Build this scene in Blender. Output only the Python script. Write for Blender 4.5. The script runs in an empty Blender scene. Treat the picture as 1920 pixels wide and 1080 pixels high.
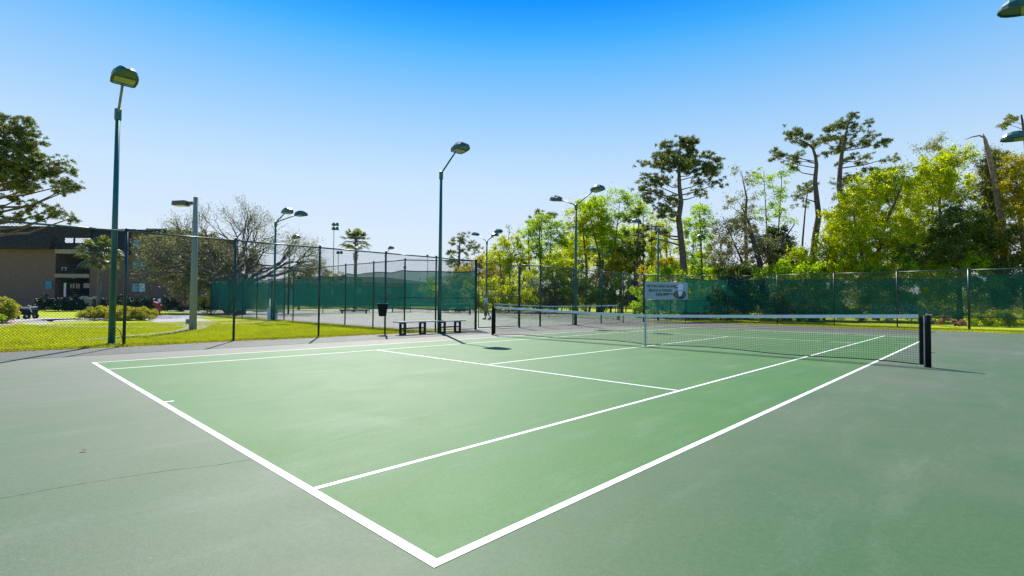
import bpy, bmesh, math, random
import numpy as np
from mathutils import Vector, Matrix

# ------------------------------------------------------------------ camera
S = bpy.context.scene
COL = S.collection
PI = math.pi
CAM = np.array([1.9693, -1.5286, 1.2814])
YAW, PITCH, ROLL, FPX = -0.7645, 0.0259, 0.0080, 952.6
def _basis():
    ca, sa = math.cos(YAW), math.sin(YAW); cb, sb = math.cos(PITCH), math.sin(PITCH)
    cc, sc = math.cos(ROLL), math.sin(ROLL)
    F = np.array([sa*cb, ca*cb, sb]); r = np.array([ca, -sa, 0.0]); u = np.cross(r, F)
    return cc*r + sc*u, -sc*r + cc*u, F
R_, U_, F_ = _basis()
cd = bpy.data.cameras.new('camera'); cam = bpy.data.objects.new('camera', cd); COL.objects.link(cam)
cd.lens = FPX/1920*36; cd.sensor_width = 36; cd.clip_start = 0.05; cd.clip_end = 3000
m = Matrix(((R_[0], U_[0], -F_[0], CAM[0]), (R_[1], U_[1], -F_[1], CAM[1]), (R_[2], U_[2], -F_[2], CAM[2]), (0, 0, 0, 1)))
cam.matrix_world = m
S.camera = cam

# ------------------------------------------------------------------ sky and sun
SUN_EL = math.radians(49); SUN_DIR = Vector((-.86*math.cos(SUN_EL), .51*math.cos(SUN_EL), math.sin(SUN_EL))).normalized()
SKY_STRENGTH, EXPOSURE = 0.10, 0.82
SKY_GAIN = 1/(SKY_STRENGTH*2**EXPOSURE)
w = bpy.data.worlds.new('World'); S.world = w; w.use_nodes = True
nt = w.node_tree; nt.nodes.clear()
out = nt.nodes.new('ShaderNodeOutputWorld'); bg = nt.nodes.new('ShaderNodeBackground')
sky = nt.nodes.new('ShaderNodeTexSky'); sky.sky_type = 'NISHITA'; sky.sun_disc = False
sky.sun_elevation = SUN_EL; sky.sun_rotation = math.atan2(-.86, .51)
sky.altitude = 0; sky.air_density = 1.0; sky.dust_density = 0.4; sky.ozone_density = 2.0
# the sky's own gradient: pale towards the horizon, deep blue overhead
geo = nt.nodes.new('ShaderNodeTexCoord'); sep = nt.nodes.new('ShaderNodeSeparateXYZ')
nt.links.new(geo.outputs['Generated'], sep.inputs[0])
rmp = nt.nodes.new('ShaderNodeValToRGB'); rmp.color_ramp.interpolation = 'LINEAR'
el = rmp.color_ramp.elements
STOPS = [(0.0, (.54, .54, .71)), (.11, (.73, .64, .65)), (.22, (.95, .82, .72)), (.268, (.88, .84, .76)), (.358, (.58, .79, .83)), (.439, (.25, .70, .89)), (.478, (.10, .58, .91)), (.52, (.02, .42, .89)), (.75, (.02, .38, .82))]
el[0].position = STOPS[0][0]; el[0].color = (*STOPS[0][1], 1)
el[1].position = STOPS[-1][0]; el[1].color = (*STOPS[-1][1], 1)
for p, c in STOPS[1:-1]:
    e = el.new(p); e.color = (*c, 1)
nt.links.new(sep.outputs['Z'], rmp.inputs[0])
mul = nt.nodes.new('ShaderNodeVectorMath'); mul.operation = 'MULTIPLY'
nt.links.new(sky.outputs[0], mul.inputs[0]); nt.links.new(rmp.outputs[0], mul.inputs[1])
evn = nt.nodes.new('ShaderNodeValToRGB'); evn.color_ramp.interpolation = 'LINEAR'; ev = evn.color_ramp.elements
EVEN = [(0.0, (.76, .85, .94)), (.11, (.71, .83, .965)), (.212, (.59, .78, .99)), (.260, (.50, .73, .99)), (.348, (.31, .61, .99)), (.427, (.13, .50, 1.0)), (.466, (.05, .42, 1.0)), (.51, (.010, .31, 1.0)), (.75, (.008, .22, .85))]
ev[0].position = EVEN[0][0]; ev[0].color = (*EVEN[0][1], 1); ev[1].position = EVEN[-1][0]; ev[1].color = (*EVEN[-1][1], 1)
for p, c in EVEN[1:-1]:
    e = ev.new(p); e.color = (*c, 1)
nt.links.new(sep.outputs['Z'], evn.inputs[0])
scl = nt.nodes.new('ShaderNodeVectorMath'); scl.operation = 'SCALE'; scl.inputs['Scale'].default_value = SKY_GAIN; nt.links.new(evn.outputs[0], scl.inputs[0])
mixn = nt.nodes.new('ShaderNodeMix'); mixn.data_type = 'RGBA'; mixn.inputs[0].default_value = .85
nt.links.new(mul.outputs[0], mixn.inputs[6]); nt.links.new(scl.outputs[0], mixn.inputs[7])
nt.links.new(mixn.outputs[2], bg.inputs[0]); bg.inputs[1].default_value = SKY_STRENGTH
nt.links.new(bg.outputs[0], out.inputs[0])
sd = bpy.data.lights.new('sun', 'SUN'); sd.energy = 5.0; sd.angle = math.radians(.5); sd.color = (1, .96, .88)
so = bpy.data.objects.new('sun', sd); COL.objects.link(so); so.rotation_euler = SUN_DIR.to_track_quat('Z', 'Y').to_euler()
S.view_settings.view_transform = 'Standard'; S.view_settings.look = 'None'
S.view_settings.exposure = EXPOSURE; S.view_settings.gamma = 1; S.view_settings.use_curve_mapping = False

# ------------------------------------------------------------------ helpers
rng = np.random.default_rng(7); random.seed(7)
def at(px, py, D):                     # the point at depth D metres seen in that direction
    return CAM + D*(F_ + R_*(px-960)/FPX + U_*(540-py)/FPX)
def ground_at(px, py, z=0.0):
    d = F_ + R_*(px-960)/FPX + U_*(540-py)/FPX
    return CAM + d*((z-CAM[2])/d[2])
def tag(o, label=None, cat=None, group=None, kind=None):
    if label: o['label'] = label
    if cat: o['category'] = cat
    if group: o['group'] = group
    if kind: o['kind'] = kind
    return o
def thing(name, label, cat, loc=(0, 0, 0), rotz=0, group=None):
    o = bpy.data.objects.new(name, None); o.empty_display_size = .1; COL.objects.link(o)
    o.location = loc; o.rotation_euler = (0, 0, rotz)
    return tag(o, label, cat, group)
class MB:
    def __init__(s): s.v = []; s.f = []
    def add(s, vs, fs):
        n = len(s.v); s.v += [tuple(map(float, v)) for v in vs]; s.f += [tuple(i+n for i in f) for f in fs]; return s
    def box(s, c, d, M=None):
        x, y, z = [k/2 for k in d]
        vs = [Vector((a*x, b*y, e*z)) for a in (-1, 1) for b in (-1, 1) for e in (-1, 1)]
        if M is not None: vs = [M @ v for v in vs]
        vs = [v+Vector(c) for v in vs]
        return s.add(vs, [(0, 1, 3, 2), (4, 6, 7, 5), (0, 4, 5, 1), (2, 3, 7, 6), (0, 2, 6, 4), (1, 5, 7, 3)])
    def tube(s, pts, rad, n=8, cap=True):
        pts = [Vector(p) for p in pts]
        if not hasattr(rad, '__len__'): rad = [rad]*len(pts)
        ref = None; rings = []
        for i, p in enumerate(pts):
            t = (pts[min(i+1, len(pts)-1)]-pts[max(i-1, 0)])
            if t.length < 1e-9: t = Vector((0, 0, 1))
            t.normalize()
            if ref is None:
                ref = t.orthogonal().normalized()
            ref = (ref - t*ref.dot(t))
            ref = ref.normalized() if ref.length > 1e-6 else t.orthogonal().normalized()
            b = t.cross(ref)
            rings.append([p+(ref*math.cos(2*PI*k/n)+b*math.sin(2*PI*k/n))*rad[i] for k in range(n)])
        vs = [v for r in rings for v in r]; fs = []
        for i in range(len(pts)-1):
            for k in range(n):
                a = i*n+k; b_ = i*n+(k+1) % n
                fs.append((a, b_, b_+n, a+n))
        if cap:
            fs.append(tuple(range(n-1, -1, -1))); fs.append(tuple(range((len(pts)-1)*n, len(pts)*n)))
        return s.add(vs, fs)
    def poly(s, pts, z0, z1):           # vertical prism over a ground polygon (counter-clockwise)
        n = len(pts)
        vs = [(p[0], p[1], z0) for p in pts]+[(p[0], p[1], z1) for p in pts]
        return s.add(vs, [tuple(range(n-1, -1, -1)), tuple(range(n, 2*n))]+[(i, (i+1) % n, n+(i+1) % n, n+i) for i in range(n)])
    def sheet(s, pts, z): return s.add([(p[0], p[1], z) for p in pts], [tuple(range(len(pts)))])
    def mesh(s, name, mat=None, smooth=False):
        me = bpy.data.meshes.new(name); me.from_pydata(s.v, [], s.f); me.update()
        if mat: me.materials.append(mat)
        if smooth: me.polygons.foreach_set('use_smooth', [True]*len(me.polygons))
        return me
    def build(s, name, mat, parent=None, loc=None, smooth=False):
        o = bpy.data.objects.new(name, s.mesh(name, mat, smooth)); COL.objects.link(o)
        if parent: o.parent = parent
        if loc is not None: o.location = loc
        return o
def link_mesh(name, me, parent=None, loc=None):
    o = bpy.data.objects.new(name, me); COL.objects.link(o)
    if parent: o.parent = parent
    if loc is not None: o.location = loc
    return o
def copy_tree(o, parent=None):
    c = o.copy(); COL.objects.link(c)
    if parent: c.parent = parent
    for ch in list(o.children): copy_tree(ch, c)
    return c
def struct(name, mb, mat, smooth=False):
    o = mb.build(name, mat, smooth=smooth); o['kind'] = 'structure'; return o

# ------------------------------------------------------------------ materials
def newmat(name):
    mt = bpy.data.materials.new(name); mt.use_nodes = True
    n = mt.node_tree; b = n.nodes['Principled BSDF']; return mt, n, b
def ramp(n, fac, stops, interp='LINEAR'):
    r = n.nodes.new('ShaderNodeValToRGB'); r.color_ramp.interpolation = interp
    e = r.color_ramp.elements
    e[0].position = stops[0][0]; e[0].color = (*stops[0][1], 1)
    e[1].position = stops[-1][0]; e[1].color = (*stops[-1][1], 1)
    for p, c in stops[1:-1]:
        k = e.new(p); k.color = (*c, 1)
    n.links.new(fac, r.inputs[0]); return r.outputs[0]
def noise(n, scale, detail=4, rough=.55, vec=None, dist=0, stretch=None):
    t = n.nodes.new('ShaderNodeTexNoise'); t.inputs['Scale'].default_value = scale
    t.inputs['Detail'].default_value = detail; t.inputs['Roughness'].default_value = rough
    t.inputs['Distortion'].default_value = dist
    if vec is None:
        vec = n.nodes.new('ShaderNodeTexCoord').outputs['Object']
    if stretch:
        mp = n.nodes.new('ShaderNodeMapping'); mp.inputs['Scale'].default_value = stretch[:3]
        if len(stretch) > 3: mp.inputs['Rotation'].default_value = (0, 0, stretch[3])
        n.links.new(vec, mp.inputs[0]); vec = mp.outputs[0]
    n.links.new(vec, t.inputs['Vector']); return t.outputs['Fac']
def mixc(n, fac, a, b, mode='MIX'):
    mx = n.nodes.new('ShaderNodeMix'); mx.data_type = 'RGBA'; mx.blend_type = mode
    if hasattr(fac, 'is_output'): n.links.new(fac, mx.inputs[0])
    else: mx.inputs[0].default_value = fac
    for i, v in ((6, a), (7, b)):
        if hasattr(v, 'is_output'): n.links.new(v, mx.inputs[i])
        else: mx.inputs[i].default_value = (*v, 1)
    return mx.outputs[2]
def mathn(n, op, a, b=None, clamp=False):
    k = n.nodes.new('ShaderNodeMath'); k.operation = op; k.use_clamp = clamp
    for i, v in enumerate((a, b)):
        if v is None: continue
        if hasattr(v, 'is_output'): n.links.new(v, k.inputs[i])
        else: k.inputs[i].default_value = v
    return k.outputs[0]
def bump(n, b, h, strength=.3, dist=.02):
    k = n.nodes.new('ShaderNodeBump'); k.inputs['Strength'].default_value = strength; k.inputs['Distance'].default_value = dist
    n.links.new(h, k.inputs['Height']); n.links.new(k.outputs[0], b.inputs['Normal'])
def simple(name, c1, c2=None, scale=6, rough=.6, metal=0, bmp=0, spec=.5):
    mt, n, b = newmat(name); c2 = c2 or tuple(v*.75 for v in c1)
    f = noise(n, scale, 5, .6)
    n.links.new(ramp(n, f, [(.35, c2), (.65, c1)]), b.inputs['Base Color'])
    b.inputs['Roughness'].default_value = rough; b.inputs['Metallic'].default_value = metal
    b.inputs['Specular IOR Level'].default_value = spec
    if bmp: bump(n, b, noise(n, scale*4, 4), bmp, .01)
    return mt
def court_mat(name, ca, cb, cgrey, gx=0, grey_bias=.5):
    ca, cb, cgrey = [(c[0]*.66, c[1]*.70, c[2]*.60) for c in (ca, cb, cgrey)]
    mt, n, b = newmat(name)
    tc = n.nodes.new('ShaderNodeTexCoord').outputs['Object']
    sx = n.nodes.new('ShaderNodeSeparateXYZ'); n.links.new(tc, sx.inputs[0])
    big = noise(n, .16, 5, .6, tc)
    med = noise(n, .9, 6, .65, tc, .6)
    streak = noise(n, 2.2, 6, .7, tc, .3, (1, .22, 1, .7))
    fine = noise(n, 26, 5, .7, tc)
    speck = noise(n, 120, 2, .6, tc)
    c = ramp(n, med, [(.33, ca), (.67, cb)])
    # greyer towards the far end and the fence side of the slab
    g = mathn(n, 'ADD', mathn(n, 'MULTIPLY', sx.outputs['Y'], .018), mathn(n, 'MULTIPLY', sx.outputs['X'], -.062 if gx else -.006))
    gf = mathn(n, 'ADD', mathn(n, 'ADD', g, mathn(n, 'MULTIPLY', mathn(n, 'SUBTRACT', big, .5), 2.2)), grey_bias-.25, True)
    c = mixc(n, gf, c, cgrey)
    c = mixc(n, mathn(n, 'MULTIPLY', mathn(n, 'SUBTRACT', streak, .52), .7, True), c, (.22, .24, .18))
    dk = noise(n, 1.1, 6, .7, tc, .5, (1, .3, 1, -.5))
    c = mixc(n, mathn(n, 'MULTIPLY', mathn(n, 'SUBTRACT', dk, .52), 1.0, True), c, (.06, .10, .06))
    c = mixc(n, .38, c, ramp(n, fine, [(.3, (.35, .35, .35)), (.7, (.75, .75, .75))]), 'OVERLAY')
    c = mixc(n, .46, c, ramp(n, speck, [(.3, (.3, .3, .3)), (.7, (.8, .8, .8))]), 'OVERLAY')
    ds = noise(n, 46, 2, .5, tc)
    c = mixc(n, mathn(n, 'MULTIPLY', mathn(n, 'SUBTRACT', ds, .735), 14, True), c, (.26, .30, .24))
    # dark round stains here and there
    vo = n.nodes.new('ShaderNodeTexVoronoi'); vo.inputs['Scale'].default_value = .42; vo.inputs['Randomness'].default_value = 1
    n.links.new(tc, vo.inputs['Vector'])
    st = mathn(n, 'MULTIPLY', mathn(n, 'SUBTRACT', .07, vo.outputs['Distance']), 9, True)
    c = mixc(n, mathn(n, 'MULTIPLY', st, .4), c, (.10, .15, .12))
    n.links.new(c, b.inputs['Base Color'])
    n.links.new(mathn(n, 'ADD', mathn(n, 'MULTIPLY', med, .25), .5), b.inputs['Roughness'])
    b.inputs['Specular IOR Level'].default_value = .32
    bump(n, b, mathn(n, 'ADD', speck, fine), .25, .004)
    return mt
M = {}
M['surround'] = court_mat('court_surround_paint', (.047, .118, .040), (.072, .126, .054), (.155, .148, .124), 1, .42)
M['inner'] = court_mat('court_green_paint', (.039, .148, .022), (.057, .160, .029), (.104, .168, .062), 0, .22)
def line_mat():
    mt, n, b = newmat('line_paint')
    f = noise(n, 9, 6, .7); g = noise(n, 60, 4, .7)
    c = ramp(n, f, [(.28, (.55, .60, .52)), (.55, (.74, .76, .71))])
    c = mixc(n, mathn(n, 'MULTIPLY', mathn(n, 'SUBTRACT', g, .58), 4, True), c, (.40, .48, .39))
    n.links.new(c, b.inputs['Base Color']); b.inputs['Roughness'].default_value = .6
    return mt
M['line'] = line_mat()
def faded_line():
    mt, n, b = newmat('faded_line_paint')
    f = noise(n, 5, 6, .7)
    n.links.new(ramp(n, f, [(.3, (.42, .50, .40)), (.6, (.62, .67, .60))]), b.inputs['Base Color']); b.inputs['Roughness'].default_value = .7
    return mt
M['line_faded'] = faded_line()
def grass_mat():
    mt, n, b = newmat('grass')
    a = noise(n, .5, 5, .6); c_ = noise(n, 14, 5, .7); d = noise(n, 60, 3, .7)
    c = ramp(n, a, [(.3, (.29, .35, .007)), (.55, (.36, .41, .008)), (.75, (.42, .40, .02))])
    pt = noise(n, 1.7, 6, .75)
    c = mixc(n, mathn(n, 'MULTIPLY', mathn(n, 'SUBTRACT', pt, .56), 4, True), c, (.46, .40, .10))
    c = mixc(n, .45, c, ramp(n, c_, [(.3, (.25, .25, .25)), (.7, (.8, .8, .8))]), 'OVERLAY')
    c = mixc(n, .35, c, ramp(n, d, [(.3, (.25, .25, .25)), (.7, (.8, .8, .8))]), 'OVERLAY')
    n.links.new(c, b.inputs['Base Color']); b.inputs['Roughness'].default_value = .9; b.inputs['Specular IOR Level'].default_value = .15
    bump(n, b, mathn(n, 'ADD', c_, d), .7, .05)
    return mt
M['grass'] = grass_mat()
def leaf_mat(name, stops, trans=.55, rough=.5, patch=.24):
    mt = bpy.data.materials.new(name); mt.use_nodes = True; n = mt.node_tree; n.nodes.clear()
    o = n.nodes.new('ShaderNodeOutputMaterial'); g = n.nodes.new('ShaderNodeNewGeometry')
    c = ramp(n, g.outputs['Random Per Island'], stops)
    f = noise(n, .45, 3, .6)
    c = mixc(n, patch, c, ramp(n, f, [(.35, (.22, .22, .25)), (.65, (.75, .72, .6))]), 'OVERLAY')
    p = n.nodes.new('ShaderNodeBsdfPrincipled'); p.inputs['Roughness'].default_value = rough; p.inputs['Specular IOR Level'].default_value = .3
    t = n.nodes.new('ShaderNodeBsdfTranslucent')
    hs = n.nodes.new('ShaderNodeHueSaturation'); hs.inputs['Hue'].default_value = .485; hs.inputs['Saturation'].default_value = 1.15; hs.inputs['Value'].default_value = 1.25
    n.links.new(c, hs.inputs['Color']); n.links.new(c, p.inputs['Base Color']); n.links.new(hs.outputs[0], t.inputs[0])
    mx = n.nodes.new('ShaderNodeMixShader'); mx.inputs[0].default_value = trans
    n.links.new(p.outputs[0], mx.inputs[1]); n.links.new(t.outputs[0], mx.inputs[2]); n.links.new(mx.outputs[0], o.inputs[0])
    return mt
L = {}
L['spring'] = leaf_mat('spring_leaves', [(0, (.15, .23, .010)), (.5, (.34, .44, .016)), (1, (.54, .58, .04))], .68)
L['lime'] = leaf_mat('lime_leaves', [(0, (.19, .27, .010)), (.5, (.40, .49, .016)), (1, (.60, .64, .05))], .68)
L['fresh'] = leaf_mat('fresh_leaves', [(0, (.10, .21, .012)), (.5, (.24, .41, .022)), (1, (.42, .54, .06))], .68)
L['olive'] = leaf_mat('olive_leaves', [(0, (.08, .10, .02)), (.5, (.18, .20, .045)), (1, (.34, .34, .12))], .4)
L['amber'] = leaf_mat('amber_leaves', [(0, (.15, .17, .012)), (.5, (.33, .32, .02)), (1, (.50, .41, .03))], .55)
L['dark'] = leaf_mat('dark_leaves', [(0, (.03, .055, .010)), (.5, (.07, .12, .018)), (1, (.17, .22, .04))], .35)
L['pine'] = leaf_mat('pine_needles', [(0, (.045, .075, .028)), (.5, (.11, .155, .045)), (1, (.28, .29, .08))], .35, .5, .35)
L['oak'] = leaf_mat('live_oak_leaves', [(0, (.08, .09, .03)), (.5, (.19, .19, .07)), (1, (.38, .36, .18))], .3)
L['hedge'] = leaf_mat('hedge_leaves', [(0, (.12, .22, .012)), (.45, (.34, .42, .015)), (.8, (.55, .50, .02)), (1, (.60, .30, .03))], .45)
L['yellow'] = leaf_mat('yellow_leaves', [(0, (.25, .30, .01)), (.5, (.55, .52, .015)), (1, (.7, .62, .04))], .5)
L['grassblade'] = leaf_mat('grass_blades', [(0, (.20, .27, .006)), (.5, (.34, .42, .008)), (.93, (.46, .48, .016)), (1, (.38, .28, .05))], .5)
L['palm'] = leaf_mat('palm_fronds', [(0, (.05, .08, .02)), (.5, (.10, .14, .03)), (1, (.22, .25, .06))], .35)
L['shadeleaf'] = leaf_mat('shaded_evergreen_leaves', [(0, (.006, .012, .006)), (.5, (.014, .026, .010)), (1, (.04, .06, .02))], .15)  # near-black leaf colour holds the shade at the building's foot
L['pink'] = leaf_mat('azalea_petals', [(0, (.5, .12, .2)), (.4, (.6, .25, .3)), (.6, (.05, .1, .02)), (1, (.1, .16, .03))], .3)
L['white'] = leaf_mat('white_blossom', [(0, (.05, .10, .03)), (.5, (.12, .2, .06)), (.6, (.6, .62, .55)), (1, (.75, .75, .7))], .3)
L['dry'] = leaf_mat('dry_grass_heads', [(0, (.20, .12, .05)), (.5, (.36, .22, .11)), (1, (.45, .32, .2))], .3)
M['bark'] = simple('bark', (.13, .10, .08), (.055, .042, .035), 5, .9, 0, .6)
M['pinebark'] = simple('pine_bark', (.16, .11, .085), (.07, .05, .045), 4, .9, 0, .6)
M['greybark'] = simple('grey_bark', (.24, .21, .17), (.12, .10, .085), 5, .9, 0, .5)
M['snag'] = simple('weathered_wood', (.30, .22, .17), (.16, .11, .085), 5, .85, 0, .5)
M['teal'] = simple('green_pole_paint', (.010, .120, .100), (.008, .085, .075), 3, .38)
M['darkteal'] = simple('dark_green_fence_coating', (.010, .050, .042), (.006, .032, .028), 5, .4)
M['railgrey'] = simple('worn_rail_coating', (.05, .12, .10), (.015, .05, .045), 3, .35)
M['wire'] = simple('green_coated_wire', (.010, .035, .030), (.006, .022, .020), 8, .35)
M['black'] = simple('black_paint', (.008, .008, .009), (.004, .004, .005), 8, .7, 0, 0, .25)
M['headgreen'] = simple('lamp_head_paint', (.012, .095, .078), (.008, .065, .055), 3, .35)
M['lens'] = simple('lamp_lens', (.30, .34, .13), (.20, .24, .10), 9, .3)
M['wornarm'] = simple('weathered_arm', (.30, .27, .16), (.12, .16, .11), 7, .6)
M['concrete'] = simple('pole_concrete', (.26, .28, .25), (.16, .19, .17), 25, .8, 0, .3)
M['walk'] = simple('concrete_walk', (.38, .35, .35), (.30, .28, .28), 4, .85, 0, .2)
M['mulch'] = simple('leaf_mulch', (.40, .30, .19), (.22, .16, .10), 14, .95, 0, .8)
M['netcord'] = simple('net_twine', (.010, .010, .010), (.006, .006, .006), 8, .7)
M['band'] = simple('net_headband', (.66, .72, .70), (.55, .62, .60), 5, .7)
M['strap'] = simple('centre_strap', (.40, .50, .40), (.32, .42, .33), 5, .7)
M['steel'] = simple('galvanised_steel', (.45, .45, .46), (.30, .30, .32), 8, .4, .7)
M['white'] = simple('white_paint', (.78, .78, .76), (.68, .68, .66), 4, .5)
M['benchtop'] = simple('sun_bleached_planks', (.60, .56, .52), (.42, .38, .35), 12, .75, 0, .3)
M['benchleg'] = simple('dark_bench_timber', (.030, .026, .026), (.016, .014, .015), 10, .7)
M['stucco'] = simple('tan_stucco', (.20, .125, .098), (.165, .100, .078), 3, .9, 0, .2)
M['stuccolight'] = simple('pale_stucco_band', (.40, .31, .24), (.33, .25, .19), 3, .9)
M['shingle'] = simple('dark_roof_shingle', (.034, .024, .030), (.018, .013, .018), 6, .9, 0, .5)
M['interior'] = simple('dark_stairwell', (.02, .018, .02), (.012, .011, .013), 3, .9)  # near-black colour for stairwell wall, panel and column
M['frame'] = simple('teal_window_frame', (.02, .10, .12), (.015, .07, .09), 3, .5)
M['red'] = simple('red_paint', (.42, .015, .02), (.28, .01, .015), 5, .45)
M['skin'] = simple('skin', (.32, .17, .11), (.28, .15, .10), 20, .6)
M['shirt'] = simple('pale_blue_shirt', (.50, .60, .72), (.42, .52, .64), 15, .85)
M['khaki'] = simple('khaki_cloth', (.26, .23, .17), (.20, .18, .13), 15, .85)
M['hair'] = simple('dark_hair', (.02, .016, .014), (.012, .01, .009), 30, .6)
M['bluewhite'] = simple('pale_blue_plastic', (.38, .55, .66), (.30, .47, .58), 4, .5)
M['sign'] = simple('sign_board_paint', (.30, .42, .40), (.26, .38, .37), 4, .6)
M['signedge'] = simple('sign_edge_paint', (.42, .58, .60), (.36, .52, .55), 4, .6)
M['ink'] = simple('sign_lettering', (.015, .02, .02), (.01, .012, .012), 4, .7)
M['signwhite'] = simple('sign_white', (.62, .72, .82), (.55, .65, .76), 4, .6)
M['signbrown'] = simple('sign_brown', (.16, .15, .07), (.12, .11, .05), 10, .7)
M['cement'] = simple('grey_building_wall', (.28, .30, .30), (.22, .24, .24), 2, .9)
def glass(name, col, rough=.08):
    mt, n, b = newmat(name); b.inputs['Base Color'].default_value = (*col, 1); b.inputs['Roughness'].default_value = rough
    b.inputs['Specular IOR Level'].default_value = .8
    return mt
M['glass_sky'] = glass('sky_reflection_glass', (.03, .24, .42)); M['glasspale'] = glass('curtained_glass', (.36, .66, .72))  # blue pane's sky reflection is put into its base colour
M['glassteal'] = glass('teal_window_glass', (.02, .16, .18))
M['bluepanel'] = simple('blue_wall_panel', (.03, .26, .42), (.02, .20, .34), 4, .6)
def screen_mat(name, c, hole):
    mt = bpy.data.materials.new(name); mt.use_nodes = True; n = mt.node_tree; n.nodes.clear()
    o = n.nodes.new('ShaderNodeOutputMaterial')
    p = n.nodes.new('ShaderNodeBsdfDiffuse'); t = n.nodes.new('ShaderNodeBsdfTranslucent'); tr = n.nodes.new('ShaderNodeBsdfTransparent')
    f = noise(n, .8, 5, .6, None, .4)
    cc = ramp(n, f, [(.3, tuple(v*.75 for v in c)), (.7, c)])
    n.links.new(cc, p.inputs[0]); n.links.new(cc, t.inputs[0])
    m1 = n.nodes.new('ShaderNodeMixShader'); m1.inputs[0].default_value = .45
    n.links.new(p.outputs[0], m1.inputs[1]); n.links.new(t.outputs[0], m1.inputs[2])
    m2 = n.nodes.new('ShaderNodeMixShader')
    g = noise(n, .35, 4, .6)
    n.links.new(mathn(n, 'ADD', mathn(n, 'MULTIPLY', g, .3), hole-.15), m2.inputs[0])
    n.links.new(m1.outputs[0], m2.inputs[1]); n.links.new(tr.outputs[0], m2.inputs[2]); n.links.new(m2.outputs[0], o.inputs[0])
    return mt
M['screen'] = screen_mat('green_windscreen_mesh', (.007, .135, .098), .24)
M['screenmid'] = screen_mat('dark_green_windscreen_mesh', (.006, .090, .062), .20)
M['screendark'] = screen_mat('old_windscreen_mesh', (.005, .066, .044), .33)
M['screenblue'] = screen_mat('faded_windscreen_mesh', (.010, .115, .110), .30)

# ------------------------------------------------------------------ ground, slabs, markings
mb = MB(); N = 72
mb.add([(0, 0, -.03)]+[(900*math.cos(2*PI*k/N), 900*math.sin(2*PI*k/N), -.03) for k in range(N)], [(0, k+1, (k+1) % N+1) for k in range(N)])
struct('grass_ground', mb, M['grass'])
XF = -14.9                                           # line of the near fence
edge = []
y = -14.0
while y < 28.2:
    edge.append((XF+.12+.10*math.sin(y*1.3)+.06*math.sin(y*4.1+1)+random.uniform(-.05, .05), y)); y += .35
slab = [(26, -14), (26, 30.95), (-11.3, 30.95), (-12.9, 30.2), (-14.6, 28.2)]
mb = MB(); mb.poly(slab+edge[::-1], -.15, 0); struct('court_surround', mb, M['surround'])
mb = MB(); mb.sheet([(-10.97, 0), (0, 0), (0, 23.77), (-10.97, 23.77)], .0015); struct('court_playing_area', mb, M['inner'])
def line(x0, y0, x1, y1, mat=None, z=.003):
    b = MB(); b.sheet([(x0, y0), (x1, y0), (x1, y1), (x0, y1)], z); struct('court_line', b, mat or M['line'])
def court_lines(ox, oy, mat, z=.003, wb=.062, w_=.048):
    # ox = right outer edge, oy = near baseline outer edge
    line(ox-10.97, oy, ox, oy+wb, mat, z); line(ox-10.97, oy+23.77-wb, ox, oy+23.77, mat, z)
    a, b = oy+wb, oy+23.77-wb
    line(ox-w_*1.2, a, ox, b, mat, z); line(ox-10.97, a, ox-10.97+w_, b, mat, z)
    line(ox-1.37-w_, a, ox-1.37, b, mat, z); line(ox-9.6, a, ox-9.6+w_, b, mat, z)
    for yy in (oy+5.485, oy+18.285-w_): line(ox-9.6+w_, yy, ox-1.37-w_, yy+w_, mat, z)
    line(ox-5.485-w_/2, oy+5.485+w_, ox-5.485+w_/2, oy+18.285-w_, mat, z)
    line(ox-5.485-w_/2, a, ox-5.485+w_/2, a+.10, mat, z); line(ox-5.485-w_/2, b-.10, ox-5.485+w_/2, b, mat, z)
court_lines(0, 0, M['line'])
# hairline crack across the near corner of the slab
def crack(pts, w0, z):
    P = []
    for (a, b) in zip(pts[:-1], pts[1:]):
        k = max(2, int(math.dist(a, b)/.03))
        for i in range(k):
            t = i/k; P.append((a[0]+(b[0]-a[0])*t+random.uniform(-.004, .004), a[1]+(b[1]-a[1])*t+random.uniform(-.004, .004)))
    P.append(pts[-1]); vs = []; fs = []
    for i, p in enumerate(P):
        q = P[min(i+1, len(P)-1)]; o_ = P[max(i-1, 0)]
        d = Vector((q[0]-o_[0], q[1]-o_[1])).normalized(); nn = Vector((-d.y, d.x))*w0*random.uniform(.3, 1)
        vs += [(p[0]+nn.x, p[1]+nn.y, z), (p[0]-nn.x, p[1]-nn.y, z)]
        if i: fs.append((2*i-2, 2*i, 2*i+1, 2*i-1))
    b = MB(); b.add(vs, fs); struct('court_crack', b, M['crack'])
M['crack'] = simple('crack_dirt', (.05, .075, .06), (.03, .05, .04), 20, .95)  # dark line of the open crack
M['crackg'] = M['crack']
crack([(-2.75, -2.3), (-2.63, -1.42), (-2.62, -1.1), (-2.58, -.83), (-2.5, -.49), (-2.4, -.25), (-2.36, -.02)], .0032, .0012)
M['crack'] = simple('old_filled_crack', (.040, .115, .028), (.032, .100, .022), 20, .95)
crack([(-2.34, .12), (-2.32, .27), (-2.45, .89), (-2.49, 1.2)], .0018, .0022)
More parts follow.
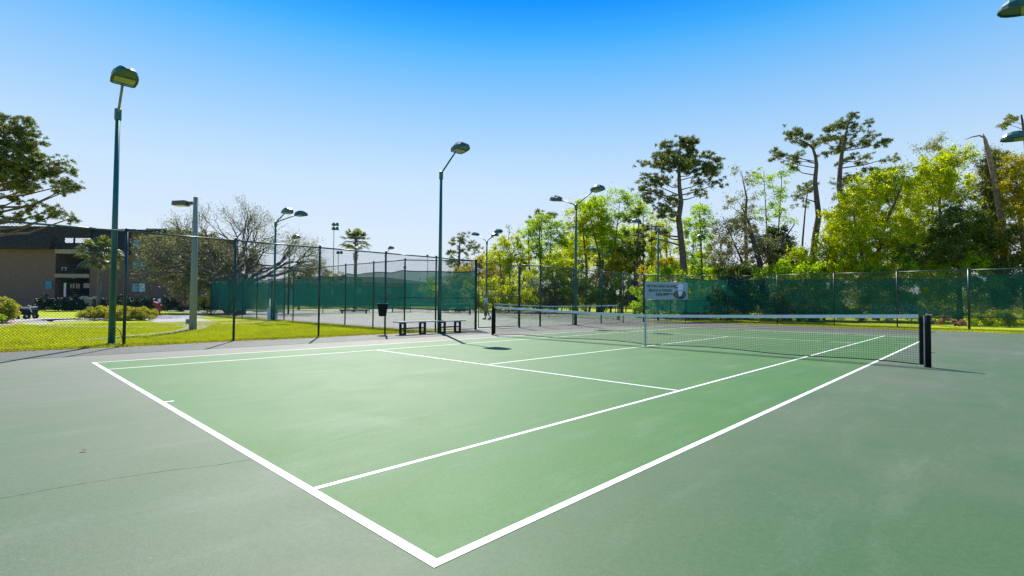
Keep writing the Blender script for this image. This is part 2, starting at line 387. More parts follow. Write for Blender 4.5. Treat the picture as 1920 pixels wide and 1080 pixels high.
# the second set of courts beyond the fence
slab2 = [(-15.02, 14.0), (-15.02, 46.5), (-62, 46.5), (-62, 11.55), (-17.0, 11.55)]
mb = MB(); mb.poly(slab2, -.15, -.004)
M['surround2'] = court_mat('second_court_surround_paint', (.11, .12, .105), (.135, .135, .12), (.165, .16, .152), 0, .9)
M['inner2'] = court_mat('second_court_green_paint', (.08, .16, .068), (.105, .175, .09), (.145, .185, .12), 0, .2)
struct('far_court_surround', mb, M['surround2'])
for ox in (-18.2, -34.1, -50.0):
    b = MB(); b.sheet([(ox-10.97, 17.7), (ox, 17.7), (ox, 41.47), (ox-10.97, 41.47)], .002); struct('far_court_playing_area', b, M['inner2'])
    court_lines(ox, 17.7, M['line_faded'], .006, .08, .06)
# concrete walks on the lawn
def walk(pts, wd, z=-.012):
    P = []                                           # smoothed centre line
    for i in range(len(pts)-1):
        p0, p1, p2, p3 = [Vector(pts[max(0, min(len(pts)-1, i+k))]) for k in (-1, 0, 1, 2)]
        for t in [j/6 for j in range(6)]:
            P.append(.5*((2*p1)+(p2-p0)*t+(2*p0-5*p1+4*p2-p3)*t*t+(3*p1-p0-3*p2+p3)*t**3))
    P.append(Vector(pts[-1])); vs = []; fs = []
    for i, p in enumerate(P):
        d = (P[min(i+1, len(P)-1)]-P[max(i-1, 0)]).normalized(); nn = Vector((-d.y, d.x))
        k = wd if not hasattr(wd, '__len__') else wd[0]+(wd[1]-wd[0])*i/(len(P)-1)
        vs += [(p.x+nn.x*k/2, p.y+nn.y*k/2, z), (p.x-nn.x*k/2, p.y-nn.y*k/2, z)]
        if i: fs.append((2*i-2, 2*i-1, 2*i+1, 2*i))
    b = MB(); b.add(vs, fs); struct('concrete_walk', b, M['walk'])
G2 = lambda x, y: tuple(ground_at(x, y)[:2])
walk([G2(20, 597), G2(60, 598), G2(95, 600), G2(150, 598.5), G2(230, 596), G2(300, 594), G2(345, 590.5)], 4.2, -.020)
walk([G2(60, 605), G2(95, 609), G2(166, 612), G2(260, 612.5), G2(340, 611), G2(362, 608)], 1.0, -.016)
walk([G2(300, 593), G2(330, 599), G2(362, 605), G2(405, 606), G2(440, 605), G2(474, 603.5), G2(520, 601)], [3.4, 1.3], -.012)
walk([G2(154, 637), G2(230, 630), G2(300, 624), G2(345, 619), G2(362, 615), G2(375, 609)], [.35, 1.0], -.008)
mb = MB(); mb.sheet([G2(-60, 622), G2(0, 616), G2(22, 611), G2(36, 605), G2(30, 602), G2(-60, 603)], -.014); struct('mulch_bed', mb, M['mulch'])

# ------------------------------------------------------------------ leaf and blade meshes
def leaves_mesh(name, C, size, mat, aspect=.55, up=0.0, tri=False):
    n = len(C); C = np.asarray(C, float)
    a = rng.normal(size=(n, 3)); a /= np.linalg.norm(a, axis=1)[:, None]
    b = rng.normal(size=(n, 3)); b[:, 2] *= .6
    b -= a*np.sum(a*b, axis=1)[:, None]; b /= np.linalg.norm(b, axis=1)[:, None]
    s = (size*rng.uniform(.6, 1.35, n))[:, None]
    if tri:
        V = np.stack([C-a*s*.5+b*s*aspect*.5, C-a*s*.5-b*s*aspect*.5, C+a*s*.6], 1).reshape(-1, 3); k = 3
    else:
        V = np.stack([C-a*s*.5, C+b*s*aspect*.5, C+a*s*.5, C-b*s*aspect*.5], 1).reshape(-1, 3); k = 4
    return raw_mesh(name, V, n, k, mat)
def raw_mesh(name, V, n, k, mat):
    me = bpy.data.meshes.new(name); me.vertices.add(n*k); me.vertices.foreach_set('co', V.astype(np.float32).ravel())
    me.loops.add(n*k); me.loops.foreach_set('vertex_index', np.arange(n*k, dtype=np.int32))
    me.polygons.add(n); me.polygons.foreach_set('loop_start', np.arange(0, n*k, k, dtype=np.int32)); me.polygons.foreach_set('loop_total', np.full(n, k, np.int32))
    me.update(calc_edges=True); me.materials.append(mat); return me
def needles_mesh(name, C, per, length, width, mat, rad=.35):
    # tufts of needles radiating from twig ends
    n = len(C)*per; c = np.repeat(np.asarray(C, float), per, axis=0)
    d = rng.normal(size=(n, 3)); d[:, 2] = d[:, 2]*.7+.35; d /= np.linalg.norm(d, axis=1)[:, None]
    base = c+d*rng.uniform(0, rad, n)[:, None]
    s = np.cross(d, rng.normal(size=(n, 3))); s /= np.linalg.norm(s, axis=1)[:, None]
    ln = (length*rng.uniform(.6, 1.2, n))[:, None]
    V = np.stack([base-s*width*.5, base+s*width*.5, base+d*ln], 1).reshape(-1, 3)
    return raw_mesh(name, V, n, 3, mat)
def blades_mesh(name, XY, z, h, wd, mat):
    n = len(XY); c = np.column_stack([XY, np.full(n, z)])
    a = rng.uniform(0, 2*PI, n); s = np.column_stack([np.cos(a), np.sin(a), np.zeros(n)])*(wd*rng.uniform(.6, 1.3, n))[:, None]
    hh = h*rng.uniform(.4, 1.3, n); ln = rng.normal(size=(n, 2))*(hh*.45)[:, None]
    tip = c+np.column_stack([ln, hh])
    V = np.stack([c-s*.5, c+s*.5, tip], 1).reshape(-1, 3)
    return raw_mesh(name, V, n, 3, mat)
def stuff(name, me, label=None, cat=None):
    o = bpy.data.objects.new(name, me); COL.objects.link(o); o['kind'] = 'stuff'
    return tag(o, label, cat)
# lawn blades, thinning out with distance
n = 210000
r_ = rng.uniform(0, 1, (n, 2)); X = XF+.05-16*r_[:, 0]**1.7; Y = -7+19*r_[:, 1]
keep = (Y < 11.3)
stuff('lawn_grass', blades_mesh('lawn_grass', np.column_stack([X, Y])[keep], -.03, .07, .016, L['grassblade']), 'mown yellow green lawn outside the near chain link fence', 'grass')
n = 70000
X = rng.uniform(-13, 8, n); Y = 30.9+3.4*rng.uniform(0, 1, n)**1.2
stuff('verge_grass', blades_mesh('verge_grass', np.column_stack([X, Y]), -.03, .09, .022, L['grassblade']), 'strip of bright grass along the foot of the back fence', 'grass')
# ragged weeds and dead leaves along the slab edge
n = 5000; Y = rng.uniform(-6, 11.2, n); X = XF+.10+.10*np.sin(Y*1.3)+rng.normal(0, .07, n)
stuff('edge_weeds', blades_mesh('edge_weeds', np.column_stack([X, Y]), -.01, .08, .02, L['hedge']), 'weedy grass fringe along the slab edge by the near fence', 'weeds')
n = 700; Y = rng.uniform(-4, 11, n); X = XF+.2+np.abs(rng.normal(0, .12, n))-.15
me = leaves_mesh('fallen_leaves', np.column_stack([X, Y, np.full(n, .012)]), .05, L['dry'], .5)
stuff('fallen_leaves', me, 'scattered brown fallen leaves at the foot of the near fence', 'leaves')
def curled_leaf(px, py, s):
    g = ground_at(px, py); b = MB()
    vs = []; fs = []
    for i in range(5):
        t = i/4; wd = s*.32*math.sin(PI*min(.97, max(.06, t))); zz = .004+.02*abs(t-.5)
        vs += [(s*(t-.5), -wd, zz+wd*.5), (s*(t-.5), 0, zz), (s*(t-.5), wd, zz+wd*.6)]
        if i: k = 3*i; fs += [(k-3, k-2, k+1, k), (k-2, k-1, k+2, k+1)]
    b.add(vs, fs); o = b.build('fallen_leaf', L['dry'], loc=(g[0], g[1], .004)); o.rotation_euler = (0, 0, .9)
    return o
tag(curled_leaf(157, 847, .05), 'small brown curled leaf lying on the bare slab left of the baseline', 'leaf')

# ------------------------------------------------------------------ fences
def chain_panel(Lb, H, pitch=.071, th=.0042, z0=.04):
    # diagonal wires of one bay, in local x (0..Lb) and z
    vs = []; fs = []
    def wire(p, q):
        d = Vector((q[0]-p[0], 0, q[1]-p[1])).normalized(); nn = Vector((-d.z, 0, d.x)); r = th/2; k = len(vs)
        for e in (p, q):
            c = Vector((e[0], e[2], e[1]))
            vs.append(c+nn*r); vs.append(c-nn*r*.5+Vector((0, r*.9, 0))); vs.append(c-nn*r*.5-Vector((0, r*.9, 0)))
        for i in range(3):
            j = (i+1) % 3; fs.append((k+i, k+j, k+3+j, k+3+i))
    t = -H
    while t < Lb:
        a = max(0, t); b = min(Lb, t+H)
        if b-a > .02: wire((a, z0+(a-t)*(H-z0)/H, -.004), (b, z0+(b-t)*(H-z0)/H, .004))
        a = max(0, t); b = min(Lb, t+H)
        if b-a > .02: wire((a, H-(a-t)*(H-z0)/H, .004), (b, H-(b-t)*(H-z0)/H, -.004))
        t += pitch
    m_ = MB(); m_.v = [tuple(v) for v in vs]; m_.f = fs
    return m_
def screen_panel(Lb, z0, z1, sag=.05, vent=None, seed=0):
    r = random.Random(seed); nx, nz = 26, 14; vs = []; fs = []
    ph = r.uniform(0, 6)
    for i in range(nx+1):
        u = i/nx
        top = z1-sag*math.sin(PI*u)-.02*math.sin(u*9+ph); bot = z0+.03*math.sin(u*7+ph)+sag*.4*math.sin(PI*u)
        for k in range(nz+1):
            v = k/nz
            vs.append((u*Lb, .035+.025*math.sin(u*11+v*3+ph)*math.sin(PI*v)+.012*math.sin(u*31+ph), bot+(top-bot)*v))
    for i in range(nx):
        for k in range(nz):
            if vent and (abs((i+.5)/nx-vent[0])*Lb < .16 and abs((k+.5)/nz-vent[1])*(z1-z0) < .14): continue
            a = i*(nz+1)+k; fs.append((a, a+nz+1, a+nz+2, a+1))
    b = MB(); b.add(vs, fs); return b
def fence(label, posts, H=3.05, pr=.034, mesh=True, pitch=.071, th=.0042, rail=None, screens=None, post_scale=None, mid=None, group=None, wiremat=None):
    p0 = posts[0]
    root = thing('chain_link_fence', label, 'fence', (p0[0], p0[1], 0), 0, group)
    for i, p in enumerate(posts):
        big = (post_scale or {}).get(i, 1)
        b = MB(); b.tube([(0, 0, -.1), (0, 0, H+.05)], pr*big, 10); b.tube([(0, 0, H+.05), (0, 0, H+.09), (0, 0, H+.11)], [pr*big*1.25, pr*big*1.1, pr*big*.3], 10)
        for zz in (.4, 1.2, 2.0, 2.7): b.tube([(0, 0, zz), (0, 0, zz+.025)], pr*big*1.18, 10)
        b.build('post', M['darkteal'], root, (p[0]-p0[0], p[1]-p0[1], 0), True)
    for i in range(len(posts)-1):
        a, b_ = Vector(posts[i]), Vector(posts[i+1]); d = b_-a; ln = d.length; ang = math.atan2(d.y, d.x)
        off = (a.x-p0[0], a.y-p0[1], 0)
        b = MB(); b.tube([(.03, 0, H+.02), (ln-.03, 0, H+.02)], .024, 8)
        o = b.build('top_rail', rail or M['railgrey'], root, off, True); o.rotation_euler = (0, 0, ang)
        b = MB(); b.tube([(.03, 0, .05), (ln/2, 0, .035), (ln-.03, 0, .05)], .006, 5)
        o = b.build('tension_wire', M['darkteal'], root, off); o.rotation_euler = (0, 0, ang)
        if mid and i in mid:
            b = MB(); b.tube([(.03, 0, mid[i]), (ln-.03, 0, mid[i])], .02, 8)
            o = b.build('middle_rail', M['darkteal'], root, off, True); o.rotation_euler = (0, 0, ang)
        if mesh:
            o = chain_panel(ln, H, pitch, th).build('chain_link_mesh', wiremat or M['wire'], root, off); o.rotation_euler = (0, 0, ang)
        if screens and i in screens:
            z0, z1, mt_, vent = screens[i]
            sp = screen_panel(ln, z0, z1, .05, vent, i*7+len(posts)); o = sp.build('windscreen', mt_, root, off); o.rotation_euler = (0, 0, ang)
            for e in (14, 0):                            # stitched hems, top and bottom
                hb_ = MB(); dz = -.012 if e else .012
                for q in range(27):
                    v_ = sp.v[q*15+e]; hb_.v += [(v_[0], v_[1]-.004, v_[2]+dz+.02), (v_[0], v_[1]-.004, v_[2]+dz-.02)]
                    if q: hb_.f.append((2*q-2, 2*q-1, 2*q+1, 2*q))
                hb_.build('hem', M['darkteal'], o)
    return root
left_y = [-9.3, -6.7, -4.1, -1.5, 1.12, 3.81, 6.49, 9.1, 11.5, 13.75]
fence('long green chain link fence beside the lawn, running behind the two benches', [(XF, y) for y in left_y], post_scale={9: 1.35, 4: 1.1}, pitch=.071, th=.0064)
fence('chain link fence run beyond the gateway, between the net post and the sign corner', [(XF, y) for y in (16.6, 18.15, 20.9, 23.65, 26.05, 28.55)], post_scale={0: 1.3, 1: 1.3, 5: 1.2})
back = [(XF, 28.6), (-13.15, 31.0), (-11.3, 33.4), (-8.2, 33.4), (-5.1, 33.4), (-2.1, 33.4), (.85, 33.4), (3.9, 33.4), (7.0, 33.4), (10.1, 33.4)]
sc = {1: (.62, 2.86, M['screenmid'], (.12, .62)), 2: (.62, 2.86, M['screenmid'], None), 3: (.6, 2.8, M['screendark'], (.3, .75)), 4: (.58, 2.72, M['screendark'], None),
      5: (.58, 2.70, M['screendark'], (.42, .70)), 6: (.6, 2.85, M['screendark'], None), 7: (.6, 2.9, M['screendark'], None), 8: (.6, 2.9, M['screendark'], None)}
fence('back fence with dark green windscreens in front of the woodland, turning at the sign corner', back, screens=sc, rail=M['railgrey'], post_scale={6: 1.5, 2: 1.2, 0: 1.2}, mid={0: 1.45, 1: 1.45})
# fence in front of the second set of courts
fx = [-44.6, -40.2, -37.2, -34.4, -31.9, -29.9, -28.6, -25.2, -22.3, -19.6, -17.0]
fp = [(x, 11.4) for x in fx]+[(XF-.02, 13.72)]
sc = {0: (.42, 2.75, M['screen'], None), 1: (.42, 2.75, M['screen'], None), 2: (.42, 2.72, M['screen'], (.6, .8)), 3: (.42, 2.6, M['screen'], None), 4: (.42, 2.5, M['screen'], None)}
for i in range(6, 11): sc[i] = (.86, 2.55 if i < 8 else 2.62, M['screen'], (.5, .52) if i in (7, 8, 9) else ((.45, .55) if i == 10 else None))
fence('fence with draped green windscreens in front of the far courts, behind the bin', fp, screens=sc, pitch=.10, th=.005, mid={10: 1.4, 9: 1.4})
fence('side fence with sagging green windscreen beside the yellow bush', [(-44.6, 11.5), (-44.6, 16), (-44.6, 21), (-44.6, 26), (-44.6, 31)], mesh=False, screens={k: (.4, 2.7, M['screen'], None) for k in range(4)})
bx = [XF-.3-k*3.4 for k in range(15)]
fence('far back fence behind the distant courts with faded blue green windscreen', [(x, 47.2) for x in bx], mesh=False, screens={k: (.5, 2.0, M['screenblue'], None) for k in range(14)}, mid={k: 2.05 for k in range(14)})
fence('chain link side fence running from the sign corner into the distance', [(XF-.02, 28.75), (XF-.02, 32.4), (XF-.02, 36.1), (XF-.02, 39.8), (XF-.02, 43.5), (XF-.02, 47.0)], mesh=False, screens={k: (.5, 1.5, M['screenblue'], None) for k in range(5)}, mid={k: 1.5 for k in range(5)})
# gate leaf and middle rails at the gateway
g = thing('chain_link_gate', 'chain link gate with middle rail between two posts behind the net post', 'gate', (XF, 13.80, 0))
b = MB(); b.tube([(0, .10, .08), (0, .10, 3.0), (0, 2.72, 3.0), (0, 2.72, .08), (0, .10, .08)], .022, 8); b.build('gate_frame', M['darkteal'], g)
b = MB(); b.tube([(0, .12, 1.52), (0, 2.70, 1.52)], .02, 8); b.build('middle_rail', M['darkteal'], g)
o = chain_panel(2.6, 3.0).build('chain_link_mesh', M['wire'], g, (0, .12, 0)); o.rotation_euler = (0, 0, PI/2)

# ------------------------------------------------------------------ lamp posts
def head_mesh():
    # domed shoebox: along +x, underside at z = 0
    b = MB(); Ls, W = .74, .56
    prof = [(0, .22, .02, .13), (.05, .27, .0, .19), (.26, .29, 0, .26), (.44, .275, 0, .25), (.58, .235, .0, .20), (.68, .17, .0, .13), (.74, .07, .01, .05)]
    vs = []; fs = []
    for (x, hw, zb, zt) in prof:
        vs += [(x, -hw, zb), (x, -hw*.98, zb+(zt-zb)*.5), (x, -hw*.62, zt), (x, hw*.62, zt), (x, hw*.98, zb+(zt-zb)*.5), (x, hw, zb)]
    for i in range(len(prof)-1):
        for k in range(6):
            a = i*6+k; c = i*6+(k+1) % 6
            fs.append((a, a+6, c+6, c))
    fs.append(tuple(range(0, 6))); fs.append(tuple(range((len(prof)-1)*6+5, (len(prof)-1)*6-1, -1)))
    b.add(vs, fs); return b.mesh('lamp_head', M['headgreen'])
HEAD = head_mesh()
LENS = MB().box((.25, 0, -.012), (.24, .46, .022)).mesh('lens', M['lens'])
RIM = MB().tube([(.0, -.22, -.005), (.05, -.27, -.012), (.26, -.29, -.012), (.44, -.275, -.012), (.58, -.235, -.012), (.68, -.17, -.012), (.74, -.05, -.006), (.74, .05, -.006), (.68, .17, -.012), (.58, .235, -.012), (.44, .275, -.012), (.26, .29, -.012), (.05, .27, -.012), (.0, .22, -.005), (0, -.22, -.005)], .018, 5, False).mesh('rim', M['headgreen'])
def court_lamp(label, X, Y, arms, Hp=6.5, r0=.085, r1=.058, reach=.85, rise=.62, tilt=.16, scale=1, armmat=None, group='green court lamp posts', far=False):
    t = thing('court_lamp', label, 'lamp post', (X, Y, 0), 0, group)
    b = MB(); b.tube([(0, 0, -.1), (0, 0, Hp-.05)], [r0, r1], 12); b.build('pole', M['teal'], t, smooth=True)
    b = MB(); b.tube([(0, 0, Hp-.32), (0, 0, Hp-.28), (0, 0, Hp), (0, 0, Hp+.03)], [r1+.012, r1+.028, r1+.026, r1*.6], 12); b.build('collar', M['teal'], t)
    if not far:
        b = MB(); b.box((0, 0, .012), (.34, .34, .025)); b.build('base_plate', M['teal'], t)
    for a in arms:
        a, rs = (a, rise) if not isinstance(a, tuple) else a
        c, s = math.cos(a), math.sin(a)
        b = MB(); b.tube([(c*.02, s*.02, Hp-.12), (c*.12, s*.12, Hp+.02), (c*reach, s*reach, Hp+rs)], .032, 8)
        b.build('arm', armmat or M['teal'], t, smooth=True)
        h = link_mesh('lamp_head', HEAD, t, (c*(reach-.06), s*(reach-.06), Hp+rs-.06)); h.rotation_euler = (0, -tilt, a); h.scale = (scale,)*3
        link_mesh('lens', LENS, h); link_mesh('rim', RIM, h)
    return t
court_lamp('tall green lamp post standing alone on the lawn at the left', -15.9, 1.0, [0.02], 6.6, .086, .056, .55, .62, .25, armmat=M['wornarm'])
court_lamp('single headed green lamp post rising behind the benches', -14.45, 11.35, [0.0], 6.55, .085, .055, .95, .68, .14)
court_lamp('green lamp post with two arms standing on the fence line beyond the net', -14.72, 20.9, [0.0, (PI, .45)], 6.6, .085, .055, 1.15, .62, .12)
court_lamp('near green lamp at the right edge, its head cut by the top corner', 3.65, 13.9, [PI], 7.15, .09, .06, .95, .55, .12)
court_lamp('second green lamp at the right edge, in front of the leaning dead trunk', 3.7, 24.3, [PI], 7.0, .09, .06, .95, .35, .05)
court_lamp('green lamp post with paired heads in front of the bare tree', -30.2, 10.9, [0.05, (.75, .45)], 6.05, .085, .055, 1.3, .45, .1)
def lamp_px(label, px, D, arms, Hp=6.5, **k):
    p = at(px, 560, D); return court_lamp(label, p[0], p[1], arms, Hp, far=True, **k)
lamp_px('three headed green lamp post above the person at the gateway', 912, 44, [-.05, PI, PI/2+.3], 6.5, reach=1.25)
lamp_px('green lamp post half hidden by the screen right of the bare tree', 541, 46, [0.1], 6.2)
lamp_px('slim lamp post with one small head behind the bin post', 721.5, 58, [0.0], 6.5, reach=.9)
lamp_px('green lamp post with a head to the left, in front of the tall pine', 1234, 36, [PI], 6.55, reach=1.5)
lamp_px('lamp post with a head to the left against the dark shrubs right of the pine', 1352, 44, [PI], 6.5, reach=1.5)
lamp_px('distant two headed lamp post among the pale green trees', 1130, 56, [PI, (PI/2, .3)], 6.5, reach=1.2)
lamp_px('faint lamp post in the trees just left of the sign', 1010, 62, [0.0], 3.0, reach=.3, rise=.1)
def floodlight(label, px, D, ytop, heads):
    p = at(px, 560, D); Hh = at(px, ytop, D)[2]
    t = thing('floodlight_mast', label, 'floodlight mast', (p[0], p[1], 0), 0, 'far off floodlight masts')
    b = MB(); b.tube([(0, 0, 0), (0, 0, Hh)], [.14, .08], 8); b.build('mast', M['steel'], t)
    for i in range(heads):
        b = MB(); z = Hh-.2-.9*(i//2); sx = (.45 if i % 2 else -.1)
        b.tube([(0, 0, z), (sx, sx, z)], .04, 6); b.tube([(sx, sx, z-.35), (sx+.15, sx, z+.1), (sx+.3, sx, z+.25)], [.42, .35, .12], 8)
        b.build('floodlight', M['headgreen'], t)
floodlight('tall thin floodlight mast left of the small palm', 624, 110, 418, 4)
floodlight('short floodlight mast between the tall mast and the small palm', 633, 120, 471, 2)
floodlight('hair thin mast seen in the open sky left of the bench lamp post', 801, 140, 478, 1)
floodlight('small hooked mast over the pale part of the screen', 759, 130, 499, 1)
t = thing('cable', 'thin dark cable arching from the left lamp post to the fence post', 'cable', (-15.9, 1.0, 0))
b = MB(); b.tube([(.09, .02, .42), (.32, .06, .46), (.62, .10, .36), (.84, .12, .14), (.93, .12, -.02)], .011, 6); b.build('conduit', M['black'], t, smooth=True)
# concrete street lamp on the lawn
g = ground_at(361.5, 618)
t = thing('street_lamp', 'grey concrete lamp post with a flat boxy head on the lawn', 'street lamp', (g[0], g[1], 0), YAW*-1)
b = MB(); b.tube([(0, 0, -.1), (0, 0, 2.5), (0, 0, 5.5)], [.145, .125, .095], 10); b.build('pole', M['concrete'], t, smooth=True)
M['headbrown'] = simple('brown_lamp_housing', (.11, .10, .085), (.07, .06, .05), 5, .5)
b = MB(); b.box((-.11, 0, 5.25), (.10, .09, .09)); b.box((-.26, 0, 5.25), (.2, .12, .12)); b.build('bracket', M['headbrown'], t)
b = MB(); vs = []
b.add([(-.90, -.18, 5.14), (-.90, .18, 5.14), (-.90, -.16, 5.32), (-.90, .16, 5.32), (-.32, -.18, 5.16), (-.32, .18, 5.16), (-.38, -.16, 5.35), (-.38, .16, 5.35)],
      [(0, 2, 3, 1), (4, 5, 7, 6), (0, 4, 6, 2), (1, 3, 7, 5), (0, 1, 5, 4), (2, 6, 7, 3)])
b.build('lamp_head', M['headbrown'], t)
b = MB(); b.box((-.6, 0, 5.13), (.46, .28, .02)); b.build('lens', M['white'], t)
b = MB(); b.box((-.20, 0, .33), (.12, .14, .2)); b.build('junction_box', M['concrete'], t)

# ------------------------------------------------------------------ tennis nets
def tennis_net(label, xr, yn, pitch=.045, th=.0052, strap=True, detail=True, group='tennis nets'):
    t = thing('tennis_net', label, 'tennis net', (xr, yn, 0), 0, group)       # xr: near post
    W = 12.8
    top = lambda u: .914+(1.07-.914)*abs(2*u-1)**1.25
    hb = .075
    for x in (0, -W):
        b = MB(); b.tube([(x, 0, -.05), (x, 0, 1.07), (x, 0, 1.10)], [.05, .05, .028], 14); b.build('net_post', M['black'], t, smooth=True)
    n_ = 40
    b = MB(); vs = []; fs = []
    for i in range(n_+1):
        u = .012+(1-.024)*i/n_
        for (dy, dz) in ((.012, 0), (.012, -hb), (-.012, -hb), (-.012, 0)): vs.append((-W*u, dy, top(u)+dz+.01))
        if i:
            k = 4*i
            for j in range(4): fs.append((k-4+j, k-4+(j+1) % 4, k+(j+1) % 4, k+j))
    fs += [(3, 2, 1, 0), (4*n_, 4*n_+1, 4*n_+2, 4*n_+3)]
    b.add(vs, fs); b.build('headband', M['band'], t)
    # twine
    V = []; Fc = []
    def strand(P):
        k = len(V)
        for (x, z) in P:
            V.append((x, 0, z))
        return k
    mbn = MB(); r = th/2
    def seg(p, q, y=0.0):
        d = Vector((q[0]-p[0], 0, q[1]-p[1])).normalized(); nn = Vector((-d.z, 0, d.x)); k = len(mbn.v)
        for e in (p, q):
            c = Vector((e[0], y, e[1])); mbn.v += [tuple(c+nn*r), tuple(c-nn*r*.5+Vector((0, r*.87, 0))), tuple(c-nn*r*.5-Vector((0, r*.87, 0)))]
        for i in range(3): mbn.f.append((k+i, k+(i+1) % 3, k+3+(i+1) % 3, k+3+i))
    bot = lambda u: .035+.02*math.sin(u*23)+.06*(1-abs(2*u-1))**.5*(1 if abs(u-.5) > .02 else .6)
    nv = int(W*.976/pitch)
    for i in range(nv+1):
        u = .012+.976*i/nv; seg((-W*u, bot(u)), (-W*u, top(u)-hb+.01))
    nh = int(.9/pitch); ns = 24
    for k in range(nh+1):
        for i in range(ns):
            u0, u1 = .012+.976*i/ns, .012+.976*(i+1)/ns
            f = k/nh
            z = [bot(u)+(top(u)-hb-bot(u))*f for u in (u0, u1)]
            seg((-W*u0, z[0]), (-W*u1, z[1]))
    if detail:                                     # the doubled netting under the band
        for i in range(nv):
            u = .012+.976*(i+.5)/nv; seg((-W*u, top(u)-.36), (-W*u, top(u)-hb), .012)
        for k in range(7):
            for i in range(ns):
                u0, u1 = .012+.976*i/ns, .012+.976*(i+1)/ns; seg((-W*u0, top(u0)-.10-k*.044), (-W*u1, top(u1)-.10-k*.044), .012)
    mbn.build('netting', M['netcord'], t)
    b = MB(); b.tube([(-W*(.012+.976*i/30), 0, bot(.012+.976*i/30)) for i in range(31)], .013, 6); b.build('bottom_band', M['netcord'], t)
    for u in (.0086, .9914):
        b = MB(); b.box((-W*u, 0, .53), (.07 if detail else .06, .015, .98)); b.build('side_band', M['black'], t)
    b = MB(); b.box((-W/2, 0, .46), (.05, .03, .92)); b.build('centre_strap', M['strap'], t)
    if detail:
        b = MB(); b.tube([(-.061, -.02, -.02), (-.061, -.02, 1.06)], .013, 8); b.build('lacing_rod', M['steel'], t)
        b = MB(); b.tube([(.0, -.0, .72), (.12, .0, .72), (.17, 0, .73)], .008, 6); b.tube([(0, 0, .30), (.13, 0, .30)], .008, 6)
        b.tube([(.0, 0, .72), (-.12, 0, .72)], .008, 6); b.tube([(.0, 0, .30), (-.12, 0, .30)], .008, 6); b.build('eye_bolts', M['steel'], t)
        b = MB(); b.tube([(.02, -.03, 1.06), (.02, -.03, 1.085)], .05, 10); b.build('post_cap', M['steel'], t)
    return t
tennis_net('tennis net with pale headband on the nearest court, black post at right', .91, 11.885)
tennis_net('distant tennis net seen through the gateway fence', -17.4, 29.6, .09, .008, detail=False)
tennis_net('farthest tennis net, partly behind the green windscreen', -33.2, 29.6, .09, .008, detail=False)

# ------------------------------------------------------------------ benches, bin, slab
def bench(label, x, y0, y1, legs, rot=0):
    Lb = y1-y0
    t = thing('bench', label, 'bench', (x, y0, 0), rot, 'two low benches by the fence')
    for k in range(3):
        b = MB(); b.box((-.13+.13*k, Lb/2, .475), (.118, Lb, .045)); b.build('plank', M['benchtop'], t)
    for yy in legs:
        yy -= y0
        for dx in (-.15, .15):
            b = MB(); b.box((dx, yy, .225), (.065, .075, .45)); b.build('leg', M['benchleg'], t)
        for zz, hh in ((.425, .05), (.23, .045), (.03, .05)):
            b = MB(); b.box((0, yy, zz), (.232, .05, hh)); b.build('leg_tie', M['benchleg'], t)
    b = MB(); b.box((0, (legs[0]+legs[1])/2-y0, .232), (.05, legs[1]-legs[0]-.055, .05)); b.build('stretcher', M['benchleg'], t)
    return t
bench('left bench of the pair, with pale plank top and black timber legs', -14.05, 9.02, 10.88, (9.32, 10.22))
bench('right bench of the pair, its end against the green lamp post', -13.92, 10.90, 12.15, (11.08, 11.86))
# bin hanging on the fence post
t = thing('litter_bin', 'black open litter bin hung on the fence post left of the benches', 'bin', (XF+.22, 8.85, .68), .2)
b = MB(); prof = [(.13, 0), (.145, .02), (.20, .42), (.215, .43), (.215, .46), (.195, .46), (.185, .42), (.12, .05)]
vs = []; fs = []; nn = 16
for (r, z) in prof:
    for k in range(nn): vs.append((r*math.cos(2*PI*k/nn), r*math.sin(2*PI*k/nn)*.9, z))
for i in range(len(prof)-1):
    for k in range(nn): fs.append((i*nn+k, i*nn+(k+1) % nn, (i+1)*nn+(k+1) % nn, (i+1)*nn+k))
fs.append(tuple(range(nn-1, -1, -1))); fs.append(tuple(range((len(prof)-1)*nn, len(prof)*nn)))
b.add(vs, fs); b.build('bucket', M['black'], t, smooth=False)
b = MB(); b.tube([(.2*math.cos(2*PI*k/16), .18*math.sin(2*PI*k/16), .475) for k in range(17)], .012, 6, False); b.build('rim', M['steel'], t)
b = MB(); b.box((-.21, .12, .40), (.05, .16, .04)); b.build('bracket', M['black'], t)
# low seat in the far court
g = ground_at(664, 588)
t = thing('low_bench', 'low dark bench with a sunlit top on the far court', 'bench', (g[0], g[1], 0), .85)
b = MB(); b.box((0, 0, .38), (2.7, .38, .06)); b.build('seat', M['benchtop'], t)
b = MB(); b.box((0, 0, .30), (2.6, .34, .09)); b.build('apron', M['benchleg'], t)
for x in (-1.1, 1.1):
    b = MB(); b.box((x, 0, .13), (.09, .30, .26)); b.build('leg', M['benchleg'], t)
# water cooler at the gap in the windscreens
g = at(511, 583, 33)
t = thing('water_cooler', 'pale blue water cooler stand between the two windscreens', 'water cooler', (g[0], g[1], 0), .5)
b = MB(); b.box((0, 0, .35), (.42, .42, .70)); b.build('stand', M['bluewhite'], t)
b = MB(); b.tube([(0, 0, .70), (0, 0, .74), (0, 0, 1.22), (0, 0, 1.28)], [.19, .21, .21, .15], 14); b.build('drum', M['white'], t)
b = MB(); b.tube([(0, 0, 1.28), (0, 0, 1.34)], [.20, .18], 14); b.build('lid', M['bluewhite'], t)
b = MB(); b.box((.0, -.24, .80), (.05, .08, .05)); b.build('tap', M['red'], t)

